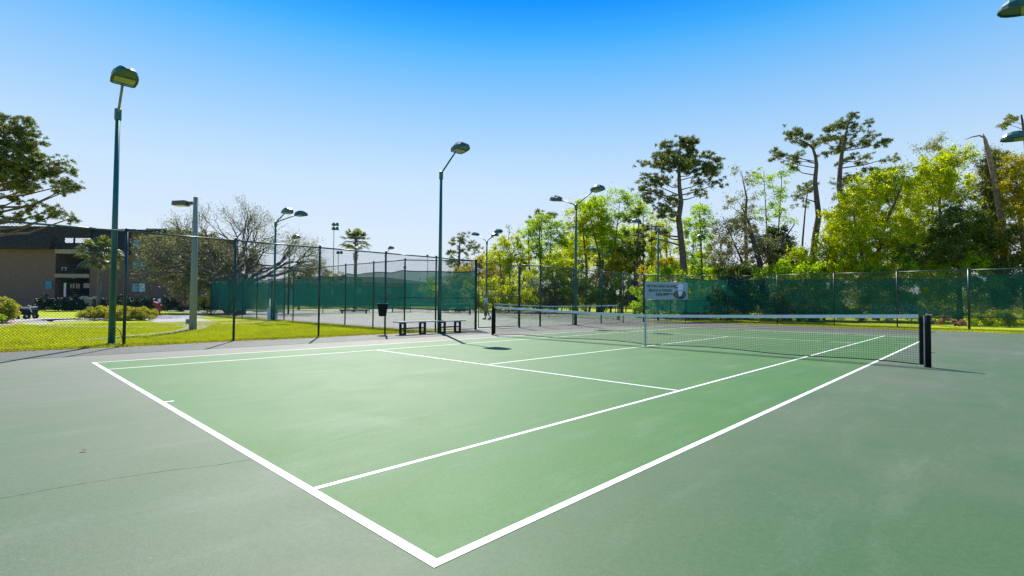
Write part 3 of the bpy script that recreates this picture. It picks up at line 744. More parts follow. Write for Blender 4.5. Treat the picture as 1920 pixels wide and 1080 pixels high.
# ------------------------------------------------------------------ sign on the corner fence
a = Vector((XF, 28.6)); bb = Vector((-13.15, 31.0)); d = (bb-a); ang = math.atan2(d.y, d.x); SL = d.length
t = thing('sign_board', 'pale rectangular sign board with black lettering and racket emblem on the corner fence', 'sign', (a.x, a.y, 0), ang)
NB = -.075                                                           # in front of the mesh
def rrect(w_, h_, r_, x0, z0, y, th):
    P = []
    for (cx, cz, a0) in ((w_-r_, h_-r_, 0), (r_, h_-r_, PI/2), (r_, r_, PI), (w_-r_, r_, 3*PI/2)):
        for k in range(5): P.append((x0+cx+r_*math.cos(a0+k*PI/8), z0+cz+r_*math.sin(a0+k*PI/8)))
    n_ = len(P); b = MB()
    b.add([(p[0], y-th, p[1]) for p in P]+[(p[0], y, p[1]) for p in P], [tuple(range(n_)), tuple(range(2*n_-1, n_-1, -1))]+[(i, n_+i, n_+(i+1) % n_, (i+1) % n_) for i in range(n_)])
    return b
SZ0, SH, SX0, SW = 1.47, 1.16, .02, 3.04
rrect(SW, SH, .14, SX0, SZ0, NB, .03).build('board', M['sign'], t)
b = MB(); P = []
for (cx, cz, a0) in ((SW-.16, SH-.16, 0), (.16, SH-.16, PI/2), (.16, .16, PI), (SW-.16, .16, 3*PI/2)):
    for k in range(5): P.append((SX0+cx+.12*math.cos(a0+k*PI/8), NB-.034, SZ0+cz+.12*math.sin(a0+k*PI/8)))
b.tube(P+[P[0]], .016, 4, False); b.build('border', M['signedge'], t)
def text(s, x, z, size, ww, name='lettering'):
    cu = bpy.data.curves.new(name, 'FONT'); cu.body = s; cu.size = size; cu.extrude = .002; cu.offset = .006
    o = bpy.data.objects.new(name, cu); COL.objects.link(o)
    dg = bpy.context.evaluated_depsgraph_get(); me = bpy.data.meshes.new_from_object(o.evaluated_get(dg))
    bpy.data.objects.remove(o); me.materials.clear(); me.materials.append(M['ink'])
    xs = [v.co.x for v in me.vertices]; k = ww/(max(xs)-min(xs))
    for v in me.vertices: v.co.x *= k
    q = link_mesh(name, me, t, (x, NB-.034, z)); q.rotation_euler = (PI/2, 0, 0); return q
text('HILTON HEAD ISLAND', SX0+.10, SZ0+.80, .24, 2.12)
text('BEACH & TENNIS', SX0+.26, SZ0+.52, .24, 1.62)
text('RESORT', SX0+.76, SZ0+.25, .24, .88)
# racket and bird emblem
cx, cz = SX0+2.48, SZ0+.33
def disc(x, z, rx, rz, y, th, nm, mt_, n_=24):
    b = MB(); P = [(x+rx*math.cos(2*PI*k/n_), z+rz*math.sin(2*PI*k/n_)) for k in range(n_)]
    b.add([(p[0], y-th, p[1]) for p in P]+[(p[0], y, p[1]) for p in P], [tuple(range(n_)), tuple(range(2*n_-1, n_-1, -1))]+[(i, n_+i, n_+(i+1) % n_, (i+1) % n_) for i in range(n_)])
    return b.build(nm, mt_, t)
disc(cx, cz, .40, .27, NB-.031, .004, 'racket_face', M['signbrown'])
b = MB(); b.tube([(cx+.41*math.cos(2*PI*k/28), NB-.04, cz+.28*math.sin(2*PI*k/28)) for k in range(29)], .022, 5, False)
b.tube([(cx-.40, NB-.04, cz+.05), (cx-.80, NB-.04, cz+.06)], .014, 5); b.tube([(cx-.40, NB-.04, cz-.06), (cx-.80, NB-.04, cz+.04)], .014, 5); b.tube([(cx-.78, NB-.04, cz+.05), (cx-1.02, NB-.04, cz+.05)], .035, 6)
b.build('racket_frame', M['ink'], t)
b = MB(); S_ = [(-.02, .72), (.16, .70), (.26, .58), (.24, .30), (.17, .05), (.05, -.14), (-.06, -.12), (-.11, .10), (-.16, .30), (-.18, .42), (-.34, .44), (-.20, .53)]
b.add([(cx+p[0]-.02, NB-.052, cz+p[1]+.02) for p in S_]+[(cx+p[0]-.02, NB-.044, cz+p[1]+.02) for p in S_], [tuple(range(12)), tuple(range(23, 11, -1))]+[(i, 12+i, 12+(i+1) % 12, (i+1) % 12) for i in range(12)])
b.build('white_figure', M['signwhite'], t)
b = MB(); b.box((cx-.24, NB-.056, cz+.46), (.20, .006, .07)); b.build('dark_band', M['ink'], t)
M['navy'] = simple('sign_navy', (.02, .03, .14), (.015, .02, .10), 5, .6)
disc(cx+.12, cz-.19, .16, .09, NB-.054, .006, 'ball', M['navy'])

# ------------------------------------------------------------------ person at the gateway
def skin_body(name, joints, bones, mat, parent, sub=2):
    me = bpy.data.meshes.new(name); me.from_pydata([j[0] for j in joints], bones, []); o = bpy.data.objects.new(name, me); COL.objects.link(o)
    md = o.modifiers.new('s', 'SKIN'); md.use_smooth_shade = True
    for i, j in enumerate(joints):
        me.skin_vertices[0].data[i].radius = (j[1], j[2] if len(j) > 2 else j[1])
    me.skin_vertices[0].data[0].use_root = True
    sb = o.modifiers.new('b', 'SUBSURF'); sb.levels = sub; sb.render_levels = sub
    dg = bpy.context.evaluated_depsgraph_get(); m2 = bpy.data.meshes.new_from_object(o.evaluated_get(dg))
    bpy.data.objects.remove(o); m2.materials.clear(); m2.materials.append(mat)
    return link_mesh(name, m2, parent)
g = ground_at(911, 599)
pt = thing('person', 'person in pale blue shirt and khaki shorts walking beyond the gateway fence', 'person', (g[0], g[1], 0), 2.2)
J = [((0, 0, .98), .14, .11), ((0, 0, 1.15), .13, .10), ((0, .0, 1.35), .16, .11), ((0, 0, 1.47), .09, .08), ((0, .01, 1.55), .055), ((0, .02, 1.62), .07, .08), ((0, .02, 1.72), .085, .10), ((0, .01, 1.79), .05, .06),
     ((-.10, 0, .90), .10), ((-.11, .08, .52), .062), ((-.11, .05, .30), .056), ((-.11, -.02, .09), .04), ((-.12, .12, .04), .04, .03),
     ((.10, 0, .90), .10), ((.12, -.10, .52), .062), ((.12, -.20, .32), .056), ((.12, -.32, .12), .04), ((.12, -.22, .04), .04, .03),
     ((-.19, 0, 1.42), .06), ((-.24, -.06, 1.15), .042), ((-.22, .10, .98), .03), ((-.22, .16, .92), .035, .02),
     ((.19, 0, 1.42), .06), ((.24, .02, 1.14), .042), ((.22, .20, 1.02), .03), ((.22, .27, .98), .035, .02)]
Bn = [(0, 1), (1, 2), (2, 3), (3, 4), (4, 5), (5, 6), (6, 7), (0, 8), (8, 9), (9, 10), (10, 11), (11, 12), (0, 13), (13, 14), (14, 15), (15, 16), (16, 17), (3, 18), (18, 19), (19, 20), (20, 21), (3, 22), (22, 23), (23, 24), (24, 25)]
hx = []
for s, base, d0 in ((-1, (-.22, .17, .91), 21), (1, (.22, .28, .97), 25)):
    for k in range(4):
        q = len(J); J.append(((base[0]+s*.0+(k-1.5)*.018, base[1]+.045-.004*abs(k-1.5), base[2]-.03), .010)); J.append(((base[0]+(k-1.5)*.019, base[1]+.05, base[2]-.075+.006*abs(k-1.5)), .008)); Bn += [(d0, q), (q, q+1)]
    q = len(J); J.append(((base[0]-s*.035, base[1]+.02, base[2]-.03), .011)); Bn.append((d0, q))
skin_body('body', J, Bn, M['skin'], pt)
skin_body('shirt', [((0, 0, .95), .16, .13), ((0, 0, 1.15), .155, .125), ((0, 0, 1.36), .185, .13), ((0, 0, 1.49), .09, .08), ((-.20, 0, 1.41), .078), ((-.25, -.05, 1.20), .066), ((.20, 0, 1.41), .078), ((.25, .01, 1.20), .066)],
          [(0, 1), (1, 2), (2, 3), (3, 4), (4, 5), (3, 6), (6, 7)], M['shirt'], pt)
skin_body('shorts', [((0, 0, .98), .165, .135), ((-.10, .01, .86), .115), ((-.115, .06, .56), .095), ((.10, 0, .86), .115), ((.12, -.08, .56), .095)], [(0, 1), (1, 2), (0, 3), (3, 4)], M['khaki'], pt)
skin_body('hair', [((0, -.02, 1.70), .095, .10), ((0, -.01, 1.78), .085, .09), ((0, -.01, 1.82), .04)], [(0, 1), (1, 2)], M['hair'], pt)
for nm, x, y_ in (('shoe', -.12, .05), ('shoe', .12, -.27)):
    b = MB(); b.tube([(x, y_-.08, .05), (x, y_, .07), (x, y_+.10, .045), (x, y_+.17, .035)], [.04, .055, .05, .025], 8); b.build(nm, M['black'], pt, smooth=True)
for s in (-1, 1):
    b = MB(); b.tube([(s*.035, .108, 1.70), (s*.035, .116, 1.70)], [.012, .006], 6); b.build('eye', M['black'], pt)
# small figure far away by the trees
g = ground_at(1128, 587)
p2 = thing('person', 'small far off figure in a white top near the distant net', 'person', (g[0], g[1], 0), 1.0)
skin_body('body', J[:26], [q for q in Bn if max(q) < 26], M['skin'], p2, 1)
skin_body('shirt', [((0, 0, .95), .16, .13), ((0, 0, 1.36), .185, .13), ((0, 0, 1.49), .09, .08), ((-.25, -.05, 1.20), .066), ((.25, .01, 1.20), .066)], [(0, 1), (1, 2), (2, 3), (2, 4)], M['white'], p2, 1)
skin_body('trousers', [((0, 0, .98), .165, .135), ((-.10, .01, .86), .115), ((-.115, .06, .2), .085), ((.10, 0, .86), .115), ((.12, -.14, .2), .085)], [(0, 1), (1, 2), (0, 3), (3, 4)], M['black'], p2, 1)

# ------------------------------------------------------------------ building behind the lawn
BD = 60.0; BX = 190
bp_ = at(BX, 560, BD); BROT = -YAW + 0.0
bx_ = lambda px: (px-BX)*BD/FPX
bz_ = lambda py: 1.28+(558.6-py)*BD/FPX
bld = thing('apartment_building', 'three storey tan building with dark mansard roof and open stairwell, behind the lawn', 'building', (bp_[0], bp_[1], 0), BROT)
def bpart(name, mat, boxes, parent=None):
    b = MB()
    for (x0, x1, y0, y1, z0, z1) in boxes: b.box(((x0+x1)/2, (y0+y1)/2, (z0+z1)/2), (x1-x0, y1-y0, z1-z0))
    return b.build(name, mat, parent or bld)
L0, L1, R0, R1, R2, R3 = bx_(-150), bx_(102), bx_(167), bx_(247), bx_(346), bx_(402)
zl, zm, zt = bz_(468), bz_(477), bz_(428)
bpart('wall', M['stucco'], [(L0, L1, 0, 11, 0, zl+.4)])
bpart('wall', M['stucco'], [(R0, R1, 0, 11, 0, zm+.4)])
bpart('wall', M['stucco'], [(R1+.004, R2, -.35, 11, 0, bz_(437))])
bpart('wall', M['stuccolight'], [(R2+.004, bx_(352), .8, 9, 0, bz_(533)), (bx_(378), bx_(382), .8, 1.1, 0, bz_(533)), (R2+.004, R3, 2.4, 9, 0, bz_(536))])
bpart('porch_roof', M['stuccolight'], [(R2+.01, R3+.6, .3, 9.2, bz_(533), bz_(526))])
def mansard(x0, x1, z0, z1):
    b = MB(); vs = []
    for (y0, z) in ((-.75, z0), (-.75, z0+.25), (.3, z1)):
        vs += [(x0, y0, z), (x1, y0, z)]
    vs += [(x0, 1.3, z1), (x1, 1.3, z1), (x0, 1.3, z0), (x1, 1.3, z0)]
    b.add(vs, [(0, 1, 3, 2), (2, 3, 5, 4), (4, 5, 7, 6), (0, 2, 4, 6, 8), (1, 9, 7, 5, 3), (0, 8, 9, 1)])
    o = b.build('roof', M['shingle'], bld)
    n_ = 9
    for k in range(n_):                                      # shingle courses standing proud
        t0 = (k+.5)/n_; yy = -.75+1.05*t0; zz = z0+.25+(z1-z0-.25)*t0
        q = MB(); q.box(((x0+x1)/2, yy-.03, zz), (x1-x0, .04, .10)); q.build('shingle_course', M['shingle'], o)
mansard(L0, L1-.1, zl, bz_(424)); mansard(R0+.1, R1-.05, zm, bz_(428))
bpart('roof', M['shingle'], [(R1+.01, R2+.3, -.7, 11, bz_(437), bz_(431))])
bpart('lintel', M['shingle'], [(L1-.09, R0+.09, -.2, .3, bz_(446), bz_(426))])
# open stairwell
bpart('floor_slab', M['stuccolight'], [(L1+.003, R0-.003, -.12, 4, bz_(476), bz_(468))])
bpart('floor_slab', M['stuccolight'], [(L1+.003, R0-.003, -.12, 4, bz_(521), bz_(514))])
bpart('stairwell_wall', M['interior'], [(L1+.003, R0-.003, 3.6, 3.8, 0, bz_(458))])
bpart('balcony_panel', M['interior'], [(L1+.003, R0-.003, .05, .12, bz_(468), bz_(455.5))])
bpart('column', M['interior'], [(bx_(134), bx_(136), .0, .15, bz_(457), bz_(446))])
for z0 in (bz_(514), .05):
    b = MB(); z1 = z0+1.05
    for k in range(17):
        x = L1+.1+(R0-L1-.2)*k/16; b.box((x, .08, (z0+z1)/2), (.04, .04, z1-z0))
    b.box(((L1+R0)/2, .08, z1), (R0-L1-.04, .07, .06)); b.build('railing', M['benchleg'], bld)
b = MB()
for k in range(9): b.box((L1+.9+k*.26, 1.6, bz_(514)+.2+k*.2), (.30, 1.1, .06))
b.build('stair_flight', M['concrete'], bld)
b = MB()
for k in range(9): b.box((R0-.9-k*.26, 1.6, .2+k*.24), (.30, 1.1, .06))
b.build('stair_flight', M['concrete'], bld)
d_ = bpart('doorway_light_standin', M['white'], [(bx_(113)-1.4, bx_(119)-1.4, 3.4, 3.5, .9, bz_(530))])  # white panels stand in for bright light glimpsed through the doorway
d_ = bpart('doorway_light_standin', M['white'], [(bx_(112), bx_(116), .5, .58, 1.4, bz_(531))])
for kx in (124, 129, 135, 139): bpart('post_box', M['stuccolight'], [(bx_(kx), bx_(kx+2.6), .5, .62, bz_(541), bz_(532))])
bpart('light_fitting', M['white'], [(bx_(132), bx_(136), .2, .3, bz_(522.5), bz_(521)-.05)])
bpart('balcony_chair', M['white'], [(bx_(106), bx_(116), .5, .56, bz_(502.5), bz_(501.2)), (bx_(113), bx_(115), .5, .56, bz_(507), bz_(503)), (bx_(107), bx_(108), .5, .56, bz_(507), bz_(503))])
bpart('added_doorway_glimpse', M['stuccolight'], [(bx_(149), bx_(160), .5, .58, bz_(540), bz_(531))])  # pale panel added as another bright doorway glimpse
bpart('wall_box', M['bluepanel'], [(bx_(86), bx_(98), -.12, -.004, bz_(543), bz_(528))])
def window(x0, x1, z0, z1, y, m1, m2):
    f = bpart('window', M['frame'], [(x0, x1, y-.06, y-.002, z0-.06, z0+.03), (x0, x1, y-.06, y-.002, z1-.03, z1+.06), (x0, x0+.07, y-.06, y-.002, z0+.031, z1-.031), (x1-.07, x1, y-.06, y-.002, z0+.031, z1-.031), ((x0+x1)/2-.04, (x0+x1)/2+.04, y-.06, y-.002, z0+.031, z1-.031)])
    xm = (x0+x1)/2
    bpart('pane', m1, [(x0+.07, xm-.04, y-.03, y-.004, z0+.03, z1-.03)], f); bpart('pane', m2, [(xm+.04, x1-.07, y-.03, y-.004, z0+.03, z1-.03)], f)
window(bx_(250), bx_(277), bz_(463), bz_(449), -.35, M['glass_sky'], M['glasspale'])
window(bx_(250), bx_(277), bz_(506), bz_(489), -.35, M['glassteal'], M['glassteal'])
window(bx_(250), bx_(277), bz_(547), bz_(530), -.35, M['glass_sky'], M['glasspale'])
for k in range(3):
    b = MB(); b.box((bx_(244+k*13), 3, bz_(431)+.30), (.62, .7, .6)); o = b.build('roof_unit', M['cement'], bld)
# low grey building far behind the screens
p = at(700, 560, 120)
t = thing('low_building', 'long low building with a dark flat roof far behind the windscreens', 'building', (p[0], p[1], 0), -YAW)
b = MB(); b.box((-4, 3, 2.6), (38, 12, 5.2)); b.build('wall', M['cement'], t)
b = MB(); b.add([(-23.5, -3.4, 5.2), (15.5, -3.4, 5.2), (15.5, 9.4, 5.2), (-23.5, 9.4, 5.2), (-20, 1, 7.0), (3, 1, 6.7)], [(0, 1, 5, 4), (1, 2, 5), (2, 3, 4, 5), (3, 0, 4), (3, 2, 1, 0)]); b.build('roof', M['shingle'], t)
for k in range(8):
    b = MB(); b.box((-20+k*4.4, -3.03, 2.4), (1.8, .08, 1.4)); b.build('window', M['glassteal'], t)
# block counter with white top, hydrant, utility cart
p = at(170, 560, 55); t = thing('barbecue_counter', 'pale block counter with a white top in front of the building', 'counter', (p[0], p[1], 0), -YAW)
for r in range(6):
    for k in range(3):
        b = MB(); b.box((-1.0+k*.5+.25-(.0 if r % 2 else .12), 0, .1+r*.2), (.485, .6, .188)); b.build('block', M['stuccolight'], t)
b = MB(); b.box((0, 0, 1.26), (2.25, .75, .08)); b.build('counter_top', M['white'], t)
b = MB(); b.box((1.0, .0, .55), (.12, .6, 1.34)); b.build('leg', M['benchleg'], t)
b = MB(); b.tube([(-1.05, 0, 1.30), (-1.05, 0, 1.42), (-.3, 0, 1.42), (-.3, 0, 1.30)], .03, 6); b.tube([(.3, 0, 1.30), (.3, 0, 1.42), (1.05, 0, 1.42), (1.05, 0, 1.30)], .03, 6); b.build('rack', M['white'], t)
g = ground_at(298, 591); t = thing('fire_hydrant', 'red standpipe hydrant with white cap at the right end of the oval hedge', 'hydrant', (g[0], g[1], -.03), -YAW)
b = MB(); b.tube([(0, 0, 0), (0, 0, .06), (0, 0, .07), (0, 0, 1.0)], [.16, .16, .10, .09], 12); b.build('pipe', M['red'], t)
b = MB(); b.tube([(-.34, 0, .92), (-.05, 0, .80)], [.15, .12], 12); b.tube([(-.40, 0, .94), (-.34, 0, .92)], [.17, .17], 8); b.tube([(0, -.2, .75), (0, .2, .75)], .075, 8); b.build('outlet', M['red'], t)
b = MB(); b.tube([(0, 0, 1.0), (0, 0, 1.22), (0, 0, 1.30)], [.10, .09, .03], 12); b.build('cap', M['white'], t)
g = ground_at(50, 597); t = thing('utility_cart', 'black utility cart with a white top rail beside the left bush', 'cart', (g[0], g[1], -.03), -YAW+.2); t.scale = (.82,)*3
b = MB(); b.add([(-.42, -.35, .30), (.46, -.35, .30), (.46, .35, .30), (-.42, .35, .30), (-.50, -.4, .78), (.52, -.4, .72), (.52, .4, .72), (-.50, .4, .78)], [(3, 2, 1, 0), (4, 5, 6, 7), (0, 1, 5, 4), (1, 2, 6, 5), (2, 3, 7, 6), (3, 0, 4, 7)]); b.build('tub', M['black'], t)
b = MB(); b.tube([(-.55, -.4, .84), (.40, -.4, .88)], .028, 6); b.tube([(-.55, .4, .84), (.40, .4, .88)], .028, 6); b.tube([(.40, -.4, .88), (.40, .4, .88)], .028, 6); b.tube([(.40, -.4, .88), (.56, -.4, .5)], .022, 6); b.build('rail', M['white'], t)
for x, y_, rr in ((.30, -.42, .20), (.30, .42, .20), (-.34, -.38, .14), (-.34, .38, .14)):
    b = MB(); b.tube([(x, y_-.05, rr), (x, y_+.05, rr)], rr, 16); wl = b.build('wheel', M['black'], t)
    b = MB(); b.tube([(x, y_-.06, rr), (x, y_+.06, rr)], rr*.45, 10); b.build('hub', M['steel'], wl)

# ------------------------------------------------------------------ trees and shrubs
LEAFN, LEAFS, LEAFC, LOBE = 1.9, 1.05, .66, 1.30
def interp(tr, z):
    for i in range(len(tr)-1):
        if tr[i][0][2] <= z <= tr[i+1][0][2]:
            f = (z-tr[i][0][2])/max(1e-6, tr[i+1][0][2]-tr[i][0][2])
            return tr[i][0]*(1-f)+tr[i+1][0]*f, tr[i][1]*(1-f)+tr[i+1][1]*f
    return (tr[-1][0], tr[-1][1]) if z > tr[-1][0][2] else (tr[0][0], tr[0][1])
def tree(name, label, cat, D, trunks, lobes, leaf='spring', bark='bark', style='leaf', cl=.55, dens=1.1, per=60, size=.15, group=None, depth=.9, twig=True, flat=.75, limb=1.0):
    """trunks: lists of (px, py, radius m) from the foot up; lobes: (px, py, rx, ry) as seen from the court"""
    if trunks and not isinstance(trunks[0], list): trunks = [trunks]
    foot = at(trunks[0][0][0], 560, D) if trunks else at(lobes[0][0], 560, D)
    base = np.array([foot[0], foot[1], -.03])
    root = thing(name, label, cat, tuple(base), 0, group)
    TB = MB(); trs = []
    fwd = np.array([F_[0], F_[1], 0])
    for ti, tk in enumerate(trunks):
        dd = 0 if ti == 0 else random.uniform(-1.2, 1.5)
        pts = []
        for i, (x, y_, r) in enumerate(tk):
            q = at(x, y_, D+dd); q = q-base
            if i == 0: q[2] = 0
            pts.append((q, r))
        # subdivide with a little wander
        P = [pts[0]]
        for i in range(1, len(pts)):
            a, b_ = pts[i-1], pts[i]; mdl = (a[0]+b_[0])/2+rng.normal(0, 1, 3)*np.array([1, 1, .2])*a[1]*.35
            P += [(mdl, (a[1]+b_[1])/2), b_]
        TB.tube([p_[0] for p_ in P], [p_[1] for p_ in P], 8, False); trs.append(P)
    C = []
    if style == 'leaf' and trunks: cl = cl*LEAFC
    for (x, y_, rx, ry) in lobes:
        if style == 'leaf' and trunks: rx, ry = rx*LOBE, ry*LOBE
        ax, ay = rx*D/FPX, ry*D/FPX; az = math.sqrt(ax*ay)*depth
        c0 = at(x, y_, D)-base
        if len(lobes) > 3: c0 = c0+fwd*random.uniform(-.6, .6)*min(3.0, ax*1.4)
        nc = max(2, int(dens*PI*ax*ay/(cl*cl)*.55))
        if trs:
            tr = min(trs, key=lambda T: np.linalg.norm(interp(T, c0[2]*.8)[0]-c0))
            hd = np.linalg.norm((interp(tr, c0[2])[0]-c0)[:2])
            s0, r0 = interp(tr, max(tr[0][0][2]+1.0, c0[2]-hd*(random.uniform(.12, .32) if style == 'needle' else random.uniform(.35, .7))-ay*.6))
            mdl = s0*.5+c0*.5+np.array([0, 0, -.06*hd])+rng.normal(0, .12, 3)
            r1 = max(.03, r0*.38*limb)
            TB.tube([s0, mdl, c0], [r1, r1*.7, r1*.4], 6, False)
        d = rng.normal(size=(nc, 3)); d /= np.linalg.norm(d, axis=1)[:, None]
        d *= rng.uniform(.25, 1, nc)[:, None]**.5
        cc = c0+np.outer(d[:, 0]*ax, R_)+np.outer(d[:, 1]*az, fwd)+np.outer(d[:, 2]*ay, [0, 0, 1])
        cc = cc[cc[:, 2] > .15]
        if twig and trs:
            for q in cc[::3 if style == 'leaf' else 2]:
                md = (c0+q)/2+rng.normal(0, .08, 3)
                TB.tube([c0, md, q], [r1*.35, r1*.22, .012], 3, False)
        C.append(cc)
    if trunks: TB.build('trunk', M[bark], root, smooth=True)
    C = np.concatenate(C)
    if style == 'needle':
        # several tufts per puff, flattened into plates
        k = 7; T = np.repeat(C, k, axis=0)+rng.normal(size=(len(C)*k, 3))*np.array([cl*.60, cl*.60, cl*.36])*rng.uniform(.5, 1.5, len(C)).repeat(k)[:, None]
        me = needles_mesh('crown', T, int(per*2.0), size*1.0, .07 if D < 60 else .12, L[leaf], .14)
    else:
        per = int(per*(LEAFN if trunks else 2.2)); size = size*LEAFS
        T = np.repeat(C, per, axis=0); dd = rng.normal(size=T.shape); dd /= np.linalg.norm(dd, axis=1)[:, None]
        dd *= rng.uniform(0, 1, len(T))[:, None]**.45
        T = T+dd*cl*np.array([1, 1, flat])*(rng.uniform(.7, 1.7, len(C)) if trunks else rng.uniform(.8, 1.15, len(C))).repeat(per)[:, None]
        if trunks:
            lo = rng.uniform(0, 1, len(T)) < .22; T[lo] += rng.normal(0, cl*.95, (lo.sum(), 3))
        T = T[T[:, 2] > .02]
        me = leaves_mesh('crown', T, size, L[leaf])
    link_mesh('crown', me, root)
    return root
def shrub(label, D, lobes, leaf='olive', name='shrub', cat='shrub', **k):
    a = dict(cl=.42, dens=1.5, per=46, size=.13, twig=False, flat=.9); a.update(k)
    return tree(name, label, cat, D, [], lobes, leaf, **a)

# --- pines
def pine(label, D, trunks, lobes, **k):
    a = dict(leaf='pine', bark='pinebark', style='needle', cl=.42, dens=1.0, per=17, size=.20, depth=1.0, limb=.8); a.update(k)
    return tree('pine_tree', label, 'pine tree', D, trunks, lobes, **a)
pine('tall round topped pine standing clear above the sign', 44, [(1286, 600, .40), (1283, 520, .32), (1276, 440, .27), (1277, 380, .22), (1273, 320, .14), (1276, 262, .05)],
     [(1272, 262, 26, 10), (1300, 268, 26, 12), (1245, 282, 24, 13), (1283, 290, 34, 15), (1318, 292, 26, 13), (1225, 305, 22, 10), (1262, 315, 34, 16), (1305, 318, 32, 14), (1338, 316, 22, 13), (1240, 335, 26, 11), (1348, 300, 12, 6),
      (1215, 345, 16, 8), (1230, 362, 22, 8), (1320, 340, 18, 8), (1206, 352, 14, 6), (1255, 385, 22, 9), (1212, 376, 18, 7), (1342, 346, 13, 4), (1318, 362, 20, 6), (1245, 405, 26, 7), (1220, 425, 20, 6), (1205, 440, 16, 5), (1240, 440, 16, 6)], dens=1.5)
pine('left pine of the twin pines, its top bending left', 46, [(1522, 600, .40), (1522, 520, .34), (1529, 440, .28), (1531, 370, .22), (1531, 310, .16), (1524, 278, .10), (1500, 262, .05)],
     [(1482, 248, 16, 9), (1497, 258, 20, 9), (1470, 262, 14, 7), (1512, 272, 18, 8), (1462, 282, 16, 7), (1480, 292, 20, 7), (1456, 296, 12, 5), (1536, 268, 18, 7), (1545, 288, 12, 5), (1500, 300, 12, 5), (1488, 314, 12, 4), (1515, 348, 12, 8), (1503, 372, 9, 5)], dens=1.15)
pine('right pine of the twin pines, tallest, with a long limb to the right', 47, [(1560, 600, .40), (1565, 520, .34), (1566, 430, .27), (1573, 350, .22), (1578, 290, .17), (1592, 225, .06)],
     [(1597, 220, 18, 8), (1578, 232, 22, 8), (1612, 236, 20, 8), (1552, 244, 18, 7), (1630, 252, 14, 8), (1590, 255, 24, 9), (1545, 262, 16, 6), (1643, 272, 20, 7), (1612, 272, 20, 7), (1570, 282, 18, 6), (1664, 297, 18, 5), (1632, 292, 16, 6),
      (1600, 300, 22, 8), (1618, 322, 20, 6), (1598, 328, 14, 5), (1560, 262, 14, 5), (1586, 345, 10, 4)], dens=1.25)
pine('bare limbed young pine between the twin pines', 52, [(1558, 600, .12), (1576, 400, .08), (1582, 330, .04)], [(1562, 345, 10, 5), (1590, 352, 9, 4), (1560, 372, 9, 4), (1592, 380, 8, 4)], dens=.35, per=8)
pine('thin scraggly pine left of the twin pines', 50, [(1498, 600, .12), (1505, 450, .09), (1516, 345, .04)], [(1516, 340, 9, 9), (1510, 362, 14, 6), (1500, 388, 14, 5), (1524, 352, 6, 5)], dens=.4, per=9)
pine('big dark pine at the left edge above the mansard roof', 47, [(-34, 600, .55), (-28, 480, .45), (-14, 380, .35), (-4, 300, .22), (0, 215, .08)],
     [(-5, 214, 30, 12), (28, 226, 24, 10), (-30, 240, 40, 16), (10, 248, 40, 14), (52, 250, 26, 12), (30, 272, 36, 13), (78, 278, 24, 12), (-20, 285, 40, 16), (55, 298, 36, 12), (98, 300, 18, 9), (15, 310, 36, 13), (85, 322, 34, 11), (122, 322, 22, 9),
      (45, 338, 44, 11), (105, 342, 32, 9), (140, 352, 20, 8), (5, 345, 34, 12), (130, 364, 22, 6), (75, 356, 30, 8), (-30, 350, 40, 14), (60, 385, 20, 6), (85, 392, 18, 8), (112, 402, 24, 8), (130, 410, 14, 5), (50, 400, 14, 9), (90, 412, 20, 6), (-5, 400, 34, 12), (20, 410, 26, 8), (30, 300, 60, 30), (60, 330, 50, 20), (15, 255, 40, 20), (20, 372, 22, 8), (-10, 320, 50, 30)], dens=1.25, per=17)
pine('pine cut by the right edge behind the second lamp head', 46, [(1935, 600, .4), (1935, 420, .3), (1928, 300, .2), (1915, 215, .06)],
     [(1905, 226, 20, 7), (1885, 232, 12, 6), (1930, 236, 26, 10), (1900, 292, 22, 8), (1925, 310, 24, 10), (1895, 330, 20, 8), (1925, 355, 26, 10), (1900, 375, 22, 8)], leaf='olive', dens=1.0)
pine('dark spreading pine in the distance left of the three headed lamp', 95, [(862, 580, .35), (860, 500, .28), (862, 445, .08)],
     [(862, 445, 10, 5), (848, 456, 10, 4), (878, 452, 16, 5), (888, 462, 16, 5), (865, 466, 16, 5), (845, 478, 10, 4), (880, 478, 22, 6), (858, 490, 20, 5), (840, 490, 10, 4), (870, 498, 26, 5)], cl=.9, per=12, size=.55)
pine('dark pine top showing behind the pale trees left of the two armed lamp', 85, [(1015, 590, .3), (1015, 480, .2), (1014, 400, .06)],
     [(1012, 404, 14, 6), (1036, 410, 12, 6), (1024, 420, 22, 8), (1000, 418, 10, 5)], cl=.8, per=12, size=.5)
pine('dark lower pine boughs left of the tall pine trunk', 56, [(1190, 600, .2), (1195, 460, .12), (1198, 400, .05)],
     [(1200, 396, 16, 6), (1185, 412, 16, 7), (1205, 428, 22, 7), (1180, 440, 18, 6), (1210, 455, 20, 7), (1195, 475, 24, 8), (1215, 500, 24, 9)], leaf='dark')

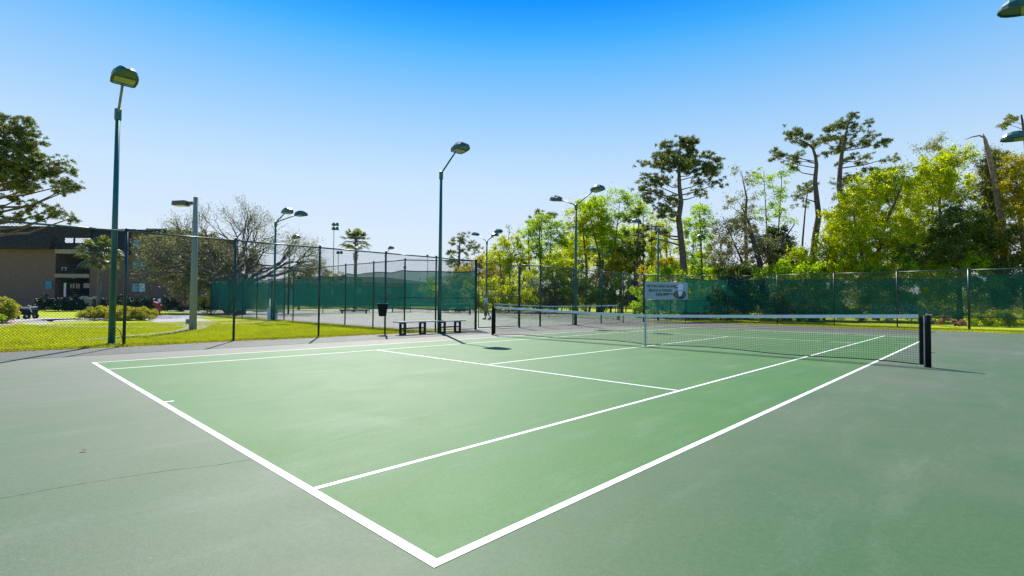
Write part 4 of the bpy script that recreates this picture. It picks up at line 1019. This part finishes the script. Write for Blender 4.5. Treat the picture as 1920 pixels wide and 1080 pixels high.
# --- broad spring crowns on the right
S1 = dict(cl=.50, dens=1.25, per=52, size=.14)
tree('broadleaf_tree', 'large yellow green tree right of the twin pines', 'tree', 42, [[(1640, 600, .22), (1642, 500, .18), (1660, 420, .12), (1690, 350, .05)], [(1646, 600, .16), (1620, 500, .12), (1600, 400, .05)]],
     [(1610, 368, 34, 22), (1650, 345, 40, 24), (1695, 330, 36, 22), (1585, 410, 34, 26), (1632, 405, 44, 30), (1690, 385, 44, 32), (1570, 455, 32, 26), (1620, 460, 44, 30), (1680, 450, 46, 30), (1600, 510, 44, 24), (1660, 510, 44, 24), (1560, 495, 28, 22)], 'lime', **S1)
tree('broadleaf_tree', 'rounded lime green tree below the leaning dead trunk', 'tree', 45, [(1775, 600, .22), (1768, 500, .18), (1762, 400, .10), (1765, 300, .03)],
     [(1740, 318, 30, 16), (1775, 300, 26, 18), (1720, 350, 34, 24), (1765, 345, 36, 26), (1805, 345, 30, 24), (1745, 400, 44, 30), (1800, 400, 36, 28), (1730, 455, 40, 28), (1790, 460, 40, 28), (1760, 505, 60, 20)], 'spring', **S1)
tree('broadleaf_tree', 'grey green twiggy treetop with open sky gaps above the lime tree', 'tree', 54, [(1745, 600, .18), (1748, 400, .10), (1762, 280, .03)],
     [(1725, 285, 20, 7), (1750, 272, 20, 9), (1768, 262, 10, 10), (1785, 280, 16, 8), (1715, 278, 12, 5), (1800, 292, 14, 10), (1740, 300, 26, 7)], 'olive', cl=.45, dens=.6, per=26, size=.14)
tree('broadleaf_tree', 'ivy clad tree column beside the leaning dead trunk', 'tree', 43, [(1866, 600, .30), (1864, 480, .26), (1861, 380, .22), (1860, 290, .12)],
     [(1862, 285, 12, 12), (1848, 312, 16, 16), (1868, 318, 14, 18), (1855, 350, 16, 20), (1872, 352, 10, 20), (1856, 392, 14, 22), (1862, 430, 18, 24), (1852, 470, 20, 22)], 'olive', 'bark', cl=.34, dens=1.6, per=40, size=.12)
tree('broadleaf_tree', 'drooping amber green tree at the right edge', 'tree', 40, [(1925, 600, .2), (1918, 450, .15), (1905, 330, .05)],
     [(1900, 305, 18, 16), (1925, 330, 22, 22), (1895, 350, 18, 22), (1920, 385, 26, 26), (1888, 405, 18, 20), (1915, 440, 26, 22), (1885, 460, 20, 20), (1922, 478, 26, 14)], 'amber', **S1)
tree('evergreen_tree', 'dark green evergreen mound in front of the lime tree', 'tree', 39.5, [(1800, 600, .2), (1800, 450, .08)],
     [(1800, 395, 20, 12), (1815, 412, 26, 14), (1775, 425, 22, 16), (1840, 430, 26, 14), (1800, 450, 40, 20), (1850, 462, 36, 18), (1880, 445, 26, 16), (1765, 470, 30, 18), (1820, 490, 50, 14), (1700, 480, 30, 14)], 'dark', cl=.5, dens=1.2, per=60, size=.14)
# snag
t = thing('dead_trunk', 'leaning grey dead trunk with one broken limb at the top, behind the right side', 'dead tree', tuple(at(1885, 560, 41)*np.array([1, 1, 0])))
b_ = np.array(at(1885, 560, 41)*np.array([1, 1, 0])); b = MB()
b.tube([(0, 0, 0)]+[at(x, y_, 41)-b_ for (x, y_) in ((1879, 415), (1870, 370), (1861, 318), (1852, 282), (1847, 262), (1843, 250))], [.28, .24, .21, .19, .17, .12, .02], 9); b.build('trunk', M['snag'], t, smooth=True)
b = MB(); b.tube([at(x, y_, 41)-b_ for (x, y_) in ((1846, 258), (1836, 254), (1822, 257), (1809, 262))], [.08, .06, .045, .015], 6); b.build('broken_limb', M['snag'], t, smooth=True)
# --- centre right
tree('slender_tree', 'thin pale green tree left of the twin pines', 'tree', 46, [[(1462, 600, .12), (1456, 480, .08), (1466, 330, .03)], [(1455, 600, .1), (1440, 470, .07), (1432, 320, .02)]],
     [(1468, 322, 14, 12), (1448, 340, 14, 12), (1430, 322, 12, 10), (1476, 352, 14, 12), (1438, 372, 18, 14), (1468, 392, 16, 12), (1435, 402, 18, 14), (1475, 415, 14, 10), (1418, 340, 8, 8)], 'fresh', 'greybark', cl=.42, dens=.55, per=34, size=.13)
tree('slender_tree', 'thin twiggy grey tree with vine clump between the tall pine and the twin pines', 'tree', 48, [(1402, 600, .20), (1398, 430, .15), (1400, 370, .08), (1390, 320, .02)],
     [(1392, 318, 12, 8), (1405, 340, 14, 12), (1400, 375, 14, 18), (1375, 370, 12, 7), (1362, 385, 14, 8), (1395, 400, 16, 12)], 'olive', 'bark', cl=.42, dens=.6, per=26, size=.13)
tree('broadleaf_tree', 'bright fresh green column tree right of the tall pine', 'tree', 50, [[(1318, 600, .14), (1315, 480, .1), (1312, 400, .04)], [(1296, 600, .1), (1300, 450, .05)]],
     [(1312, 395, 18, 12), (1298, 425, 22, 18), (1325, 428, 18, 18), (1308, 465, 26, 22), (1300, 505, 26, 20), (1330, 500, 16, 18)], 'fresh', cl=.5, dens=.9, per=46, size=.15)
tree('gnarled_tree', 'dark brown green tangled tree above the windscreens', 'tree', 43, [[(1430, 600, .30), (1424, 490, .24), (1405, 420, .12), (1392, 390, .05)], [(1432, 600, .2), (1450, 480, .12), (1490, 420, .04)], [(1380, 600, .14), (1395, 500, .1), (1365, 430, .04)]],
     [(1350, 430, 22, 14), (1385, 420, 22, 14), (1412, 440, 20, 14), (1360, 462, 24, 16), (1400, 475, 26, 16), (1440, 470, 24, 18), (1375, 505, 26, 14), (1425, 510, 28, 14), (1340, 495, 18, 16)], 'oak', cl=.45, dens=1.1, per=46, size=.13)
tree('evergreen_tree', 'small deep green evergreen under the thin pale green tree', 'tree', 45, [(1450, 600, .14), (1452, 500, .06)],
     [(1450, 438, 20, 12), (1438, 458, 22, 14), (1468, 458, 22, 14), (1452, 482, 30, 16), (1480, 495, 20, 12)], 'dark', cl=.42, dens=1.3, per=56, size=.13)
tree('broadleaf_tree', 'yellow leaved tree at the foot of the twin pines', 'tree', 41, [(1545, 600, .12), (1548, 500, .05)],
     [(1548, 455, 22, 14), (1530, 480, 24, 16), (1570, 478, 22, 16), (1510, 505, 26, 14), (1556, 508, 30, 14), (1492, 480, 16, 12)], 'spring', cl=.45, dens=1.0, per=48, size=.14)
# --- middle distance behind the far courts
MD = dict(cl=.62, dens=1.25, per=46, size=.18)
tree('broadleaf_tree', 'pale green open crowned tree right of the two armed lamp', 'tree', 60, [[(1120, 600, .2), (1128, 500, .15), (1106, 400, .04)], [(1124, 600, .16), (1150, 480, .1), (1162, 380, .03)]],
     [(1112, 395, 20, 12), (1135, 372, 18, 8), (1160, 368, 22, 10), (1185, 378, 16, 10), (1145, 400, 22, 12), (1172, 405, 20, 12), (1195, 400, 14, 10), (1115, 425, 20, 14), (1150, 435, 22, 12), (1182, 435, 18, 12), (1130, 465, 20, 14), (1168, 470, 20, 14)], 'fresh', 'bark', cl=.6, dens=.95, per=42, size=.18)
tree('broadleaf_tree', 'rounded yellow green tree directly behind the two armed lamp', 'tree', 63, [[(1098, 600, .2), (1100, 500, .15), (1090, 400, .04)], [(1104, 600, .15), (1130, 480, .1), (1120, 400, .03)]],
     [(1098, 388, 22, 10), (1120, 392, 18, 10), (1085, 405, 20, 12), (1108, 415, 26, 14), (1076, 432, 20, 14), (1102, 446, 26, 14), (1130, 430, 14, 12), (1080, 465, 22, 14), (1112, 478, 24, 12)], 'spring', **MD)
tree('broadleaf_tree', 'bright green tree with visible stems left of the two armed lamp', 'tree', 62, [[(1012, 600, .18), (1014, 500, .14), (1012, 420, .04)], [(1016, 600, .14), (1030, 500, .1), (1034, 430, .03)], [(1008, 600, .12), (992, 500, .08), (990, 430, .03)]],
     [(1012, 408, 16, 8), (995, 424, 18, 10), (1025, 422, 16, 10), (985, 440, 14, 10), (1010, 446, 20, 12), (1036, 448, 14, 12), (998, 472, 18, 12), (1025, 480, 18, 12), (1050, 425, 12, 10), (1055, 450, 14, 12)], 'fresh', 'bark', cl=.6, dens=1.05, per=42, size=.18)
tree('broadleaf_tree', 'arching yellow green tree right of the three headed lamp', 'tree', 64, [[(960, 600, .16), (955, 510, .1), (965, 460, .03)], [(964, 600, .14), (985, 510, .08), (978, 460, .03)], [(955, 600, .12), (940, 520, .08), (935, 470, .03)]],
     [(960, 450, 24, 8), (938, 462, 18, 9), (982, 462, 18, 9), (950, 480, 22, 12), (985, 488, 16, 12), (925, 485, 16, 10), (965, 500, 20, 12)], 'spring', cl=.6, dens=1.1, per=42, size=.18)
tree('slender_tree', 'leafless wispy treetop between the two bright trees', 'tree', 75, [(948, 600, .12), (952, 470, .08), (955, 425, .03)], [(952, 428, 10, 8), (942, 442, 10, 8), (968, 436, 10, 8), (930, 450, 8, 6)], 'olive', 'greybark', cl=.5, dens=.3, per=10, size=.18)
tree('slender_tree', 'thin straight stems with sparse leaves left of the tall pine', 'tree', 66, [[(1205, 600, .14), (1206, 480, .12), (1206, 400, .05)], [(1222, 600, .12), (1222, 480, .1), (1222, 420, .04)], [(1188, 600, .12), (1190, 480, .1), (1188, 400, .04)], [(1250, 600, .12), (1250, 480, .1), (1250, 420, .04)]],
     [(1205, 395, 14, 10), (1222, 420, 14, 10), (1190, 395, 14, 8), (1250, 410, 20, 12), (1240, 435, 16, 12)], 'spring', 'greybark', cl=.6, dens=.7, per=36, size=.19)
tree('broadleaf_tree', 'olive green tree just right of the distant dark pine', 'tree', 66, [(905, 600, .16), (905, 520, .08)],
     [(905, 492, 18, 10), (888, 508, 18, 12), (922, 505, 18, 12), (900, 530, 24, 12), (870, 530, 18, 12), (930, 528, 18, 12)], 'amber', **MD)
tree('broadleaf_tree', 'low golden green tree behind the end of the windscreen', 'tree', 70, [(858, 600, .14), (858, 530, .07)], [(860, 512, 14, 8), (848, 528, 18, 10), (872, 522, 14, 10), (856, 545, 20, 10)], 'amber', **MD)
tree('broadleaf_tree', 'amber green thicket tree below the bright tree with stems', 'tree', 58, [(1040, 600, .14), (1042, 520, .06)], [(1040, 498, 22, 10), (1062, 508, 20, 12), (1020, 512, 18, 12), (1045, 530, 28, 12), (1078, 532, 18, 12)], 'spring', **MD)
tree('broadleaf_tree', 'round golden bush tree below the two headed distant lamp', 'tree', 57, [(1145, 600, .12), (1146, 520, .06)], [(1146, 485, 14, 8), (1142, 498, 18, 10), (1162, 500, 14, 10), (1148, 520, 22, 12), (1120, 520, 16, 12)], 'amber', **MD)
tree('broadleaf_tree', 'golden thicket tree behind the sign', 'tree', 47, [(1248, 600, .12), (1248, 530, .06)], [(1230, 500, 22, 10), (1260, 495, 22, 10), (1215, 515, 16, 10), (1245, 520, 30, 12), (1275, 515, 16, 10)], 'amber', cl=.5, dens=1.0, per=46, size=.16)
tree('evergreen_tree', 'dark evergreen tree behind the left part of the gateway fence', 'tree', 60, [(1165, 600, .16), (1165, 500, .06)], [(1168, 470, 16, 12), (1178, 490, 16, 12), (1155, 510, 18, 12), (1185, 515, 18, 10), (1080, 500, 14, 12)], 'dark', **MD)

FILL = [(930, 72, 470, 'spring', 'yellow green tree filling the gap right of the three headed lamp'), (965, 74, 500, 'lime', 'lime green low tree behind the arching tree'), (1000, 72, 495, 'spring', 'spring green tree behind the bright tree with stems'),
        (1045, 72, 470, 'lime', 'lime tree left of the two armed lamp post, low and broad'), (1075, 70, 440, 'spring', 'broad yellow green tree touching the left side of the two armed lamp post'), (1125, 72, 425, 'lime', 'tall lime tree right of the two armed lamp post'),
        (1165, 70, 440, 'spring', 'yellow green tree behind the straight stems'), (1200, 68, 430, 'lime', 'lime tree to the left of the tall pine trunk'), (1240, 66, 440, 'spring', 'spring tree directly behind the tall pine trunk'),
        (1300, 62, 480, 'lime', 'low lime tree right of the tall pine trunk'), (1345, 60, 495, 'amber', 'low amber tree below the tangled tree'), (1400, 60, 500, 'spring', 'low spring tree behind the tangled tree'), (1470, 58, 480, 'lime', 'low lime tree behind the deep green evergreen'), (1520, 56, 500, 'spring', 'low spring tree behind the twin pine trunks')]
for i, (x, D_, yt, lf, lb) in enumerate(FILL):
    q = random.uniform(-6, 6)
    tree('broadleaf_tree', lb, 'tree', D_, [[(x, 600, .16), (x+q, 520, .12), (x-q, yt+10, .03)], [(x+8, 600, .10), (x+16, 520, .07), (x+18, yt+25, .03)]],
         [(x, yt+4, 17, 9), (x-14, yt+20, 17, 12), (x+14, yt+22, 17, 12), (x+q, yt+42, 22, 13), (x-12, yt+62, 20, 12), (x+14, yt+66, 20, 12)], lf, 'greybark' if i % 2 else 'bark', cl=.62, dens=.95, per=44, size=.19)
# --- undergrowth behind the fences
for (x, lb) in [(1260, 'far thicket glimpsed under the sign'), (1360, 'far thicket behind the second windscreen bay'), (1460, 'far thicket behind the third windscreen bay'), (1560, 'far thicket behind the twin pine trunks'), (1660, 'far thicket behind the end of the net'), (1760, 'far thicket between net post and thick post'), (1860, 'far thicket at the right edge')]:
    shrub(lb, 52, [(x-32, 565, 34, 18), (x+6, 562, 34, 20), (x+40, 566, 34, 18), (x, 582, 56, 10)], 'olive', cl=.55, dens=1.6, per=50, size=.16)
U = dict(cl=.42, dens=1.5, per=56, size=.14)
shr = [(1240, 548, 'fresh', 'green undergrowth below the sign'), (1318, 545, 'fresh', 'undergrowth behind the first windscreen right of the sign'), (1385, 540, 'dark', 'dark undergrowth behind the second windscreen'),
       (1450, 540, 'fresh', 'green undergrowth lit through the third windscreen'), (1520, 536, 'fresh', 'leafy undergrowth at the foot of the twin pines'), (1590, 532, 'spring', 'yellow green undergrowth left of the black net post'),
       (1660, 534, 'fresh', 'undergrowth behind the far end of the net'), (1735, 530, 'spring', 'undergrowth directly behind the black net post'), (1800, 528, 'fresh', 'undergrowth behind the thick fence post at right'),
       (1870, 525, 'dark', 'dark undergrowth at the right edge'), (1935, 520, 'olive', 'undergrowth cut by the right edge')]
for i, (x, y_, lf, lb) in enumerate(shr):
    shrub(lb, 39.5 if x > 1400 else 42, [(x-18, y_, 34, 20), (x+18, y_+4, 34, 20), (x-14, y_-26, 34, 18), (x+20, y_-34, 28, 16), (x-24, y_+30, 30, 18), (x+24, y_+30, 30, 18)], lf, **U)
for i, (x, y_, lf, lb) in enumerate([(1340, 590, 'olive', 'low ivy bank behind the fence right of the sign'), (1480, 590, 'olive', 'low pale leaved bank behind the fence left of the twin pines'), (1570, 588, 'dark', 'low dark bank behind the fence in the middle of the net'), (1690, 587, 'white', 'low speckled bank behind the fence near the black net post')]):
    shrub(lb, 36.5 if x > 1400 else 39, [(x-36, y_, 30, 11), (x, y_-2, 32, 12), (x+36, y_, 30, 11)], lf, cl=.32, dens=2.2, per=60, size=.10)
shrub('bright leafy bank under the windscreen at the right edge', 30.5, [(1838, 600, 22, 13), (1870, 596, 26, 15), (1905, 596, 26, 16), (1930, 600, 26, 14)], 'spring', cl=.24, dens=2.2, per=60, size=.085)
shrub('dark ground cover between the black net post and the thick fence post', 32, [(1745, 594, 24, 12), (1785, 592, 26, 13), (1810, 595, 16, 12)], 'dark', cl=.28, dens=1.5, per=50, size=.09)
t = shrub('clump of reddish dry ornamental grass at the fence foot', 30, [(1772, 602, 9, 10), (1795, 606, 10, 7), (1808, 606, 6, 6)], 'dry', name='ornamental_grass', cat='plant', cl=.16, dens=1.3, per=50, size=.10)
mshr = [(850, 560, 'olive', 'faded shrubs at the windscreen end'), (895, 555, 'spring', 'green shrubs behind the person'), (940, 552, 'spring', 'yellow green shrubs right of the person'), (985, 548, 'spring', 'yellow green shrubs left of the white flowering bush'),
        (1030, 556, 'olive', 'grey green shrubs beneath the white flowering bush'), (1075, 555, 'spring', 'green shrubs at the foot of the two armed lamp'), (1120, 552, 'fresh', 'fresh green shrubs beyond the distant net'), (1165, 550, 'spring', 'shrubs behind the right end of the distant net'), (1205, 552, 'olive', 'grey green shrubs at the left edge of the sign')]
for (x, y_, lf, lb) in mshr:
    shrub(lb, 56, [(x-12, y_, 20, 16), (x+14, y_+2, 20, 16), (x, y_-20, 26, 14), (x-8, y_+16, 22, 12), (x+14, y_+16, 22, 12)], lf, cl=.5, dens=1.5, per=54, size=.17)
shrub('white flowering bush above the distant net', 54, [(1005, 528, 14, 8), (1018, 535, 10, 8), (994, 536, 10, 8)], 'white', cl=.45, dens=1.3, per=44, size=.15)
# --- left side
def sabal(label, D, px, ytop, ybase_r, fan, n_=26, seed=1):
    r = random.Random(seed); base = at(px, 560, D)*np.array([1, 1, 0]); top = at(px, ytop, D)-base
    t = thing('palm_tree', label, 'palm tree', tuple(base)); H = top[2]
    b = MB(); P = [(math.sin(k*.8)*.05, 0, H*k/10) for k in range(11)]; b.tube(P, [ybase_r*(1.15 if k == 0 else 1-.02*k) for k in range(11)], 9); b.build('trunk', M['greybark'], t, smooth=True)
    b = MB()                                             # old leaf boots
    for k in range(46):
        a = r.uniform(0, 2*PI); z = H*(r.uniform(.72, .99)); q = Vector((math.cos(a), math.sin(a), 0))
        b.tube([q*ybase_r*.8+Vector((0, 0, z)), q*(ybase_r+.14)+Vector((0, 0, z+.18))], [.05, .02], 4)
    b.build('leaf_boots', M['pinebark'], t)
    for k in range(n_):
        a = 2*PI*k*.618+r.uniform(-.2, .2); e = r.uniform(-.75, 1.15) if k > 5 else r.uniform(.6, 1.4)
        d = Vector((math.cos(a)*math.cos(e), math.sin(a)*math.cos(e), math.sin(e))); L_ = fan*r.uniform(.55, .75)
        hub = Vector((0, 0, H))+d*L_+Vector((0, 0, -.12*L_)); m_ = MB()
        m_.tube([Vector((0, 0, H-.05)), Vector((0, 0, H))+d*L_*.5+Vector((0, 0, .03)), hub], [.03, .02, .015], 4)
        side = d.cross(Vector((0, 0, 1))).normalized(); up = side.cross(d)
        for j in range(13):
            th = (j-6)/6*1.35; q = (d*math.cos(th)+side*math.sin(th)).normalized(); ln = fan*.62*(1-.28*abs(th)/1.35)*r.uniform(.9, 1.05)
            w_ = up.cross(q).normalized()*.045*fan/1.2; mid_ = hub+q*ln*.6+up*.02; tip = hub+q*ln+Vector((0, 0, -.30*ln))
            m_.add([hub-w_*.4, mid_-w_, tip, mid_+w_, hub+w_*.4, mid_+Vector((0, 0, .03))], [(0, 1, 5), (1, 2, 5), (2, 3, 5), (3, 4, 5), (4, 0, 5)])
        m_.build('frond', L['palm'], t)
    return t
sabal('small palm tree standing against the sky above the windscreens', 62, 666, 452, .22, 1.75, 30, 3)
sabal('palm tree with sunlit fronds in front of the tan building', 53, 185, 474, .20, 1.9, 34, 5)
# live oak and half bare tree
tree('live_oak', 'spreading grey green oak drooping in front of the building end', 'tree', 46, [[(432, 600, .45), (430, 540, .38), (400, 490, .2), (350, 460, .08)], [(432, 600, .3), (440, 520, .2), (455, 470, .06)], [(428, 600, .3), (380, 530, .14), (320, 490, .05)]],
     [(300, 458, 24, 13), (330, 450, 28, 14), (365, 450, 28, 16), (400, 470, 22, 12), (288, 478, 20, 12), (318, 482, 26, 16), (352, 486, 30, 18), (392, 490, 32, 20), (432, 492, 28, 18), (312, 512, 20, 16), (340, 520, 26, 18), (378, 524, 28, 16), (420, 520, 32, 16), (460, 505, 22, 16), (325, 540, 18, 12), (470, 480, 16, 12)],
     'oak', 'bark', cl=.5, dens=1.25, per=52, size=.14)
def bare(label, D, px, H, spread, seed, leaf, nl, group=None):
    r = random.Random(seed); base = at(px, 560, D)*np.array([1, 1, 0]); t = thing('bare_tree', label, 'tree', tuple(base)); b = MB(); tips = []
    def grow(p, d, ln, rad, dep):
        q = p+d*ln; md = (p+q)/2+Vector([r.gauss(0, ln*.06) for _ in range(3)])
        b.tube([p, md, q], [rad, rad*.85, rad*.7], 7 if dep > 4 else (5 if dep > 2 else 3), False)
        if dep <= 3: tips.append((q, dep))
        if dep == 0: return
        for k in range(3 if dep in (6, 4) else 2 + (r.random() < .25)):
            ax = Vector([r.gauss(0, 1) for _ in range(3)]); a = r.uniform(.28, .72)*(1 if dep < 6 else spread)
            d2 = (Matrix.Rotation(a, 3, ax.cross(d).normalized()) @ d); d2 = (d2+Vector((0, 0, .02 if dep > 3 else -.02))).normalized()
            grow(q, d2, ln*r.uniform(.66, .86), rad*r.uniform(.52, .68), dep-1)
    b.tube([(0, 0, -.1), (0, 0, H*.2)], [.42, .33], 9, False)
    for k in range(6):
        a = 2*PI*k/6+r.uniform(-.3, .3); e = r.uniform(.5, 1.15); grow(Vector((0, 0, H*.18)), Vector((math.cos(a)*math.cos(e), math.sin(a)*math.cos(e), math.sin(e))), H*.215, .20, 6)
    b.build('trunk', M['bark'], t)
    Cn = np.array([tuple(q) for q, dp in tips if r.random() < .75]); T = np.repeat(Cn, nl, axis=0)+rng.normal(0, .22, (len(Cn)*nl, 3))
    link_mesh('crown', leaves_mesh('crown', T, .11, L[leaf]), t)
    return t
bare('half bare spreading tree against the sky left of the paired lamp heads', 44, 452, 11.0, 1.0, 11, 'olive', 6)
tree('broadleaf_tree', 'olive tree behind the gap in the windscreens', 'tree', 62, [(560, 600, .15), (560, 530, .06)], [(545, 510, 14, 9), (570, 515, 22, 11), (600, 512, 22, 12), (628, 520, 18, 9), (580, 535, 30, 12)], 'olive', cl=.6, dens=.9, per=40, size=.19)
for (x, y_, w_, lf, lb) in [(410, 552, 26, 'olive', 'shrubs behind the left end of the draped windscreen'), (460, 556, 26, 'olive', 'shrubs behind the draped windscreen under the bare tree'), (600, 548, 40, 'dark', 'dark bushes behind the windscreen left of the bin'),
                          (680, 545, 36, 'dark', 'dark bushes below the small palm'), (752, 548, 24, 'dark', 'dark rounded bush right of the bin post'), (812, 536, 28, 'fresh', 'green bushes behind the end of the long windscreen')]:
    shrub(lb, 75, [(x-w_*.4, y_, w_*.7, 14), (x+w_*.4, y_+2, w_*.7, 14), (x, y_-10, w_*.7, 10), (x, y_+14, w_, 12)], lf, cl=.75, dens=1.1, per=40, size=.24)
shrub('lime yellow bush beside the concrete lamp post', 42, [(372, 562, 16, 12), (388, 560, 12, 14), (365, 578, 12, 9), (385, 578, 12, 9)], 'yellow', cl=.30, dens=1.2, per=40, size=.12)
shrub('small pink flowering azalea left of the yellow bush', 46, [(338, 564, 7, 5), (350, 567, 7, 5)], 'pink', cl=.25, dens=1.4, per=40, size=.10)
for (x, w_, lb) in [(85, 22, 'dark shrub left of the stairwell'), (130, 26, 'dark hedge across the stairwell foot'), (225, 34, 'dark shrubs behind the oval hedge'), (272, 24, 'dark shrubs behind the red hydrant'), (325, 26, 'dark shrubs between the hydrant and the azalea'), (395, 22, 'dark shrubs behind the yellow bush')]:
    shrub(lb, 50, [(x-w_*.5, 572, w_*.6, 11), (x+w_*.5, 572, w_*.6, 11), (x, 564, w_*.6, 10)], 'shadeleaf', cl=.36, dens=2.4, per=60, size=.13)
g = ground_at(214, 602)
shrub('long low oval hedge with orange tipped leaves on the lawn', 30.0, [(158, 592, 18, 10), (178, 589, 24, 12), (200, 588, 26, 12), (222, 588, 26, 12), (244, 588, 26, 12), (262, 589, 20, 11), (276, 592, 13, 8), (190, 595, 24, 8), (240, 595, 24, 8)], 'hedge', name='hedge', cat='hedge', cl=.20, dens=3.2, per=75, size=.075, depth=1.8)
shrub('rounded bright green bush at the left edge beside the mulch', 25.5, [(-16, 579, 30, 20), (8, 581, 20, 19), (-34, 588, 26, 20), (16, 590, 15, 13), (-10, 592, 26, 12)], 'hedge', name='bush', cat='bush', cl=.22, dens=3.0, per=80, size=.075)
shrub('fresh green small bush in front of the rounded bush at the left edge', 24.6, [(-4, 594, 14, 11), (-24, 598, 14, 9)], 'fresh', name='bush', cat='bush', cl=.18, dens=2.0, per=70, size=.07)
# far wood closing the horizon
P = []
for k in range(230):
    a = -YAW*-1; ang = random.uniform(-1.25, 1.25)
    dirv = F_*math.cos(ang)+R_*math.sin(ang); dst = random.uniform(150, 210)
    for j in range(5): P.append((CAM[0]+dirv[0]*dst+random.gauss(0, 3), CAM[1]+dirv[1]*dst+random.gauss(0, 3), random.uniform(.5, 5.5)))
P = np.array(P); T = np.repeat(P, 40, axis=0); T = T+rng.normal(0, 1.1, T.shape); T = T[T[:, 2] > 0]
stuff('distant_woodland', leaves_mesh('distant_woodland', T, .8, L['olive']), 'hazy belt of woodland along the far horizon', 'woodland')
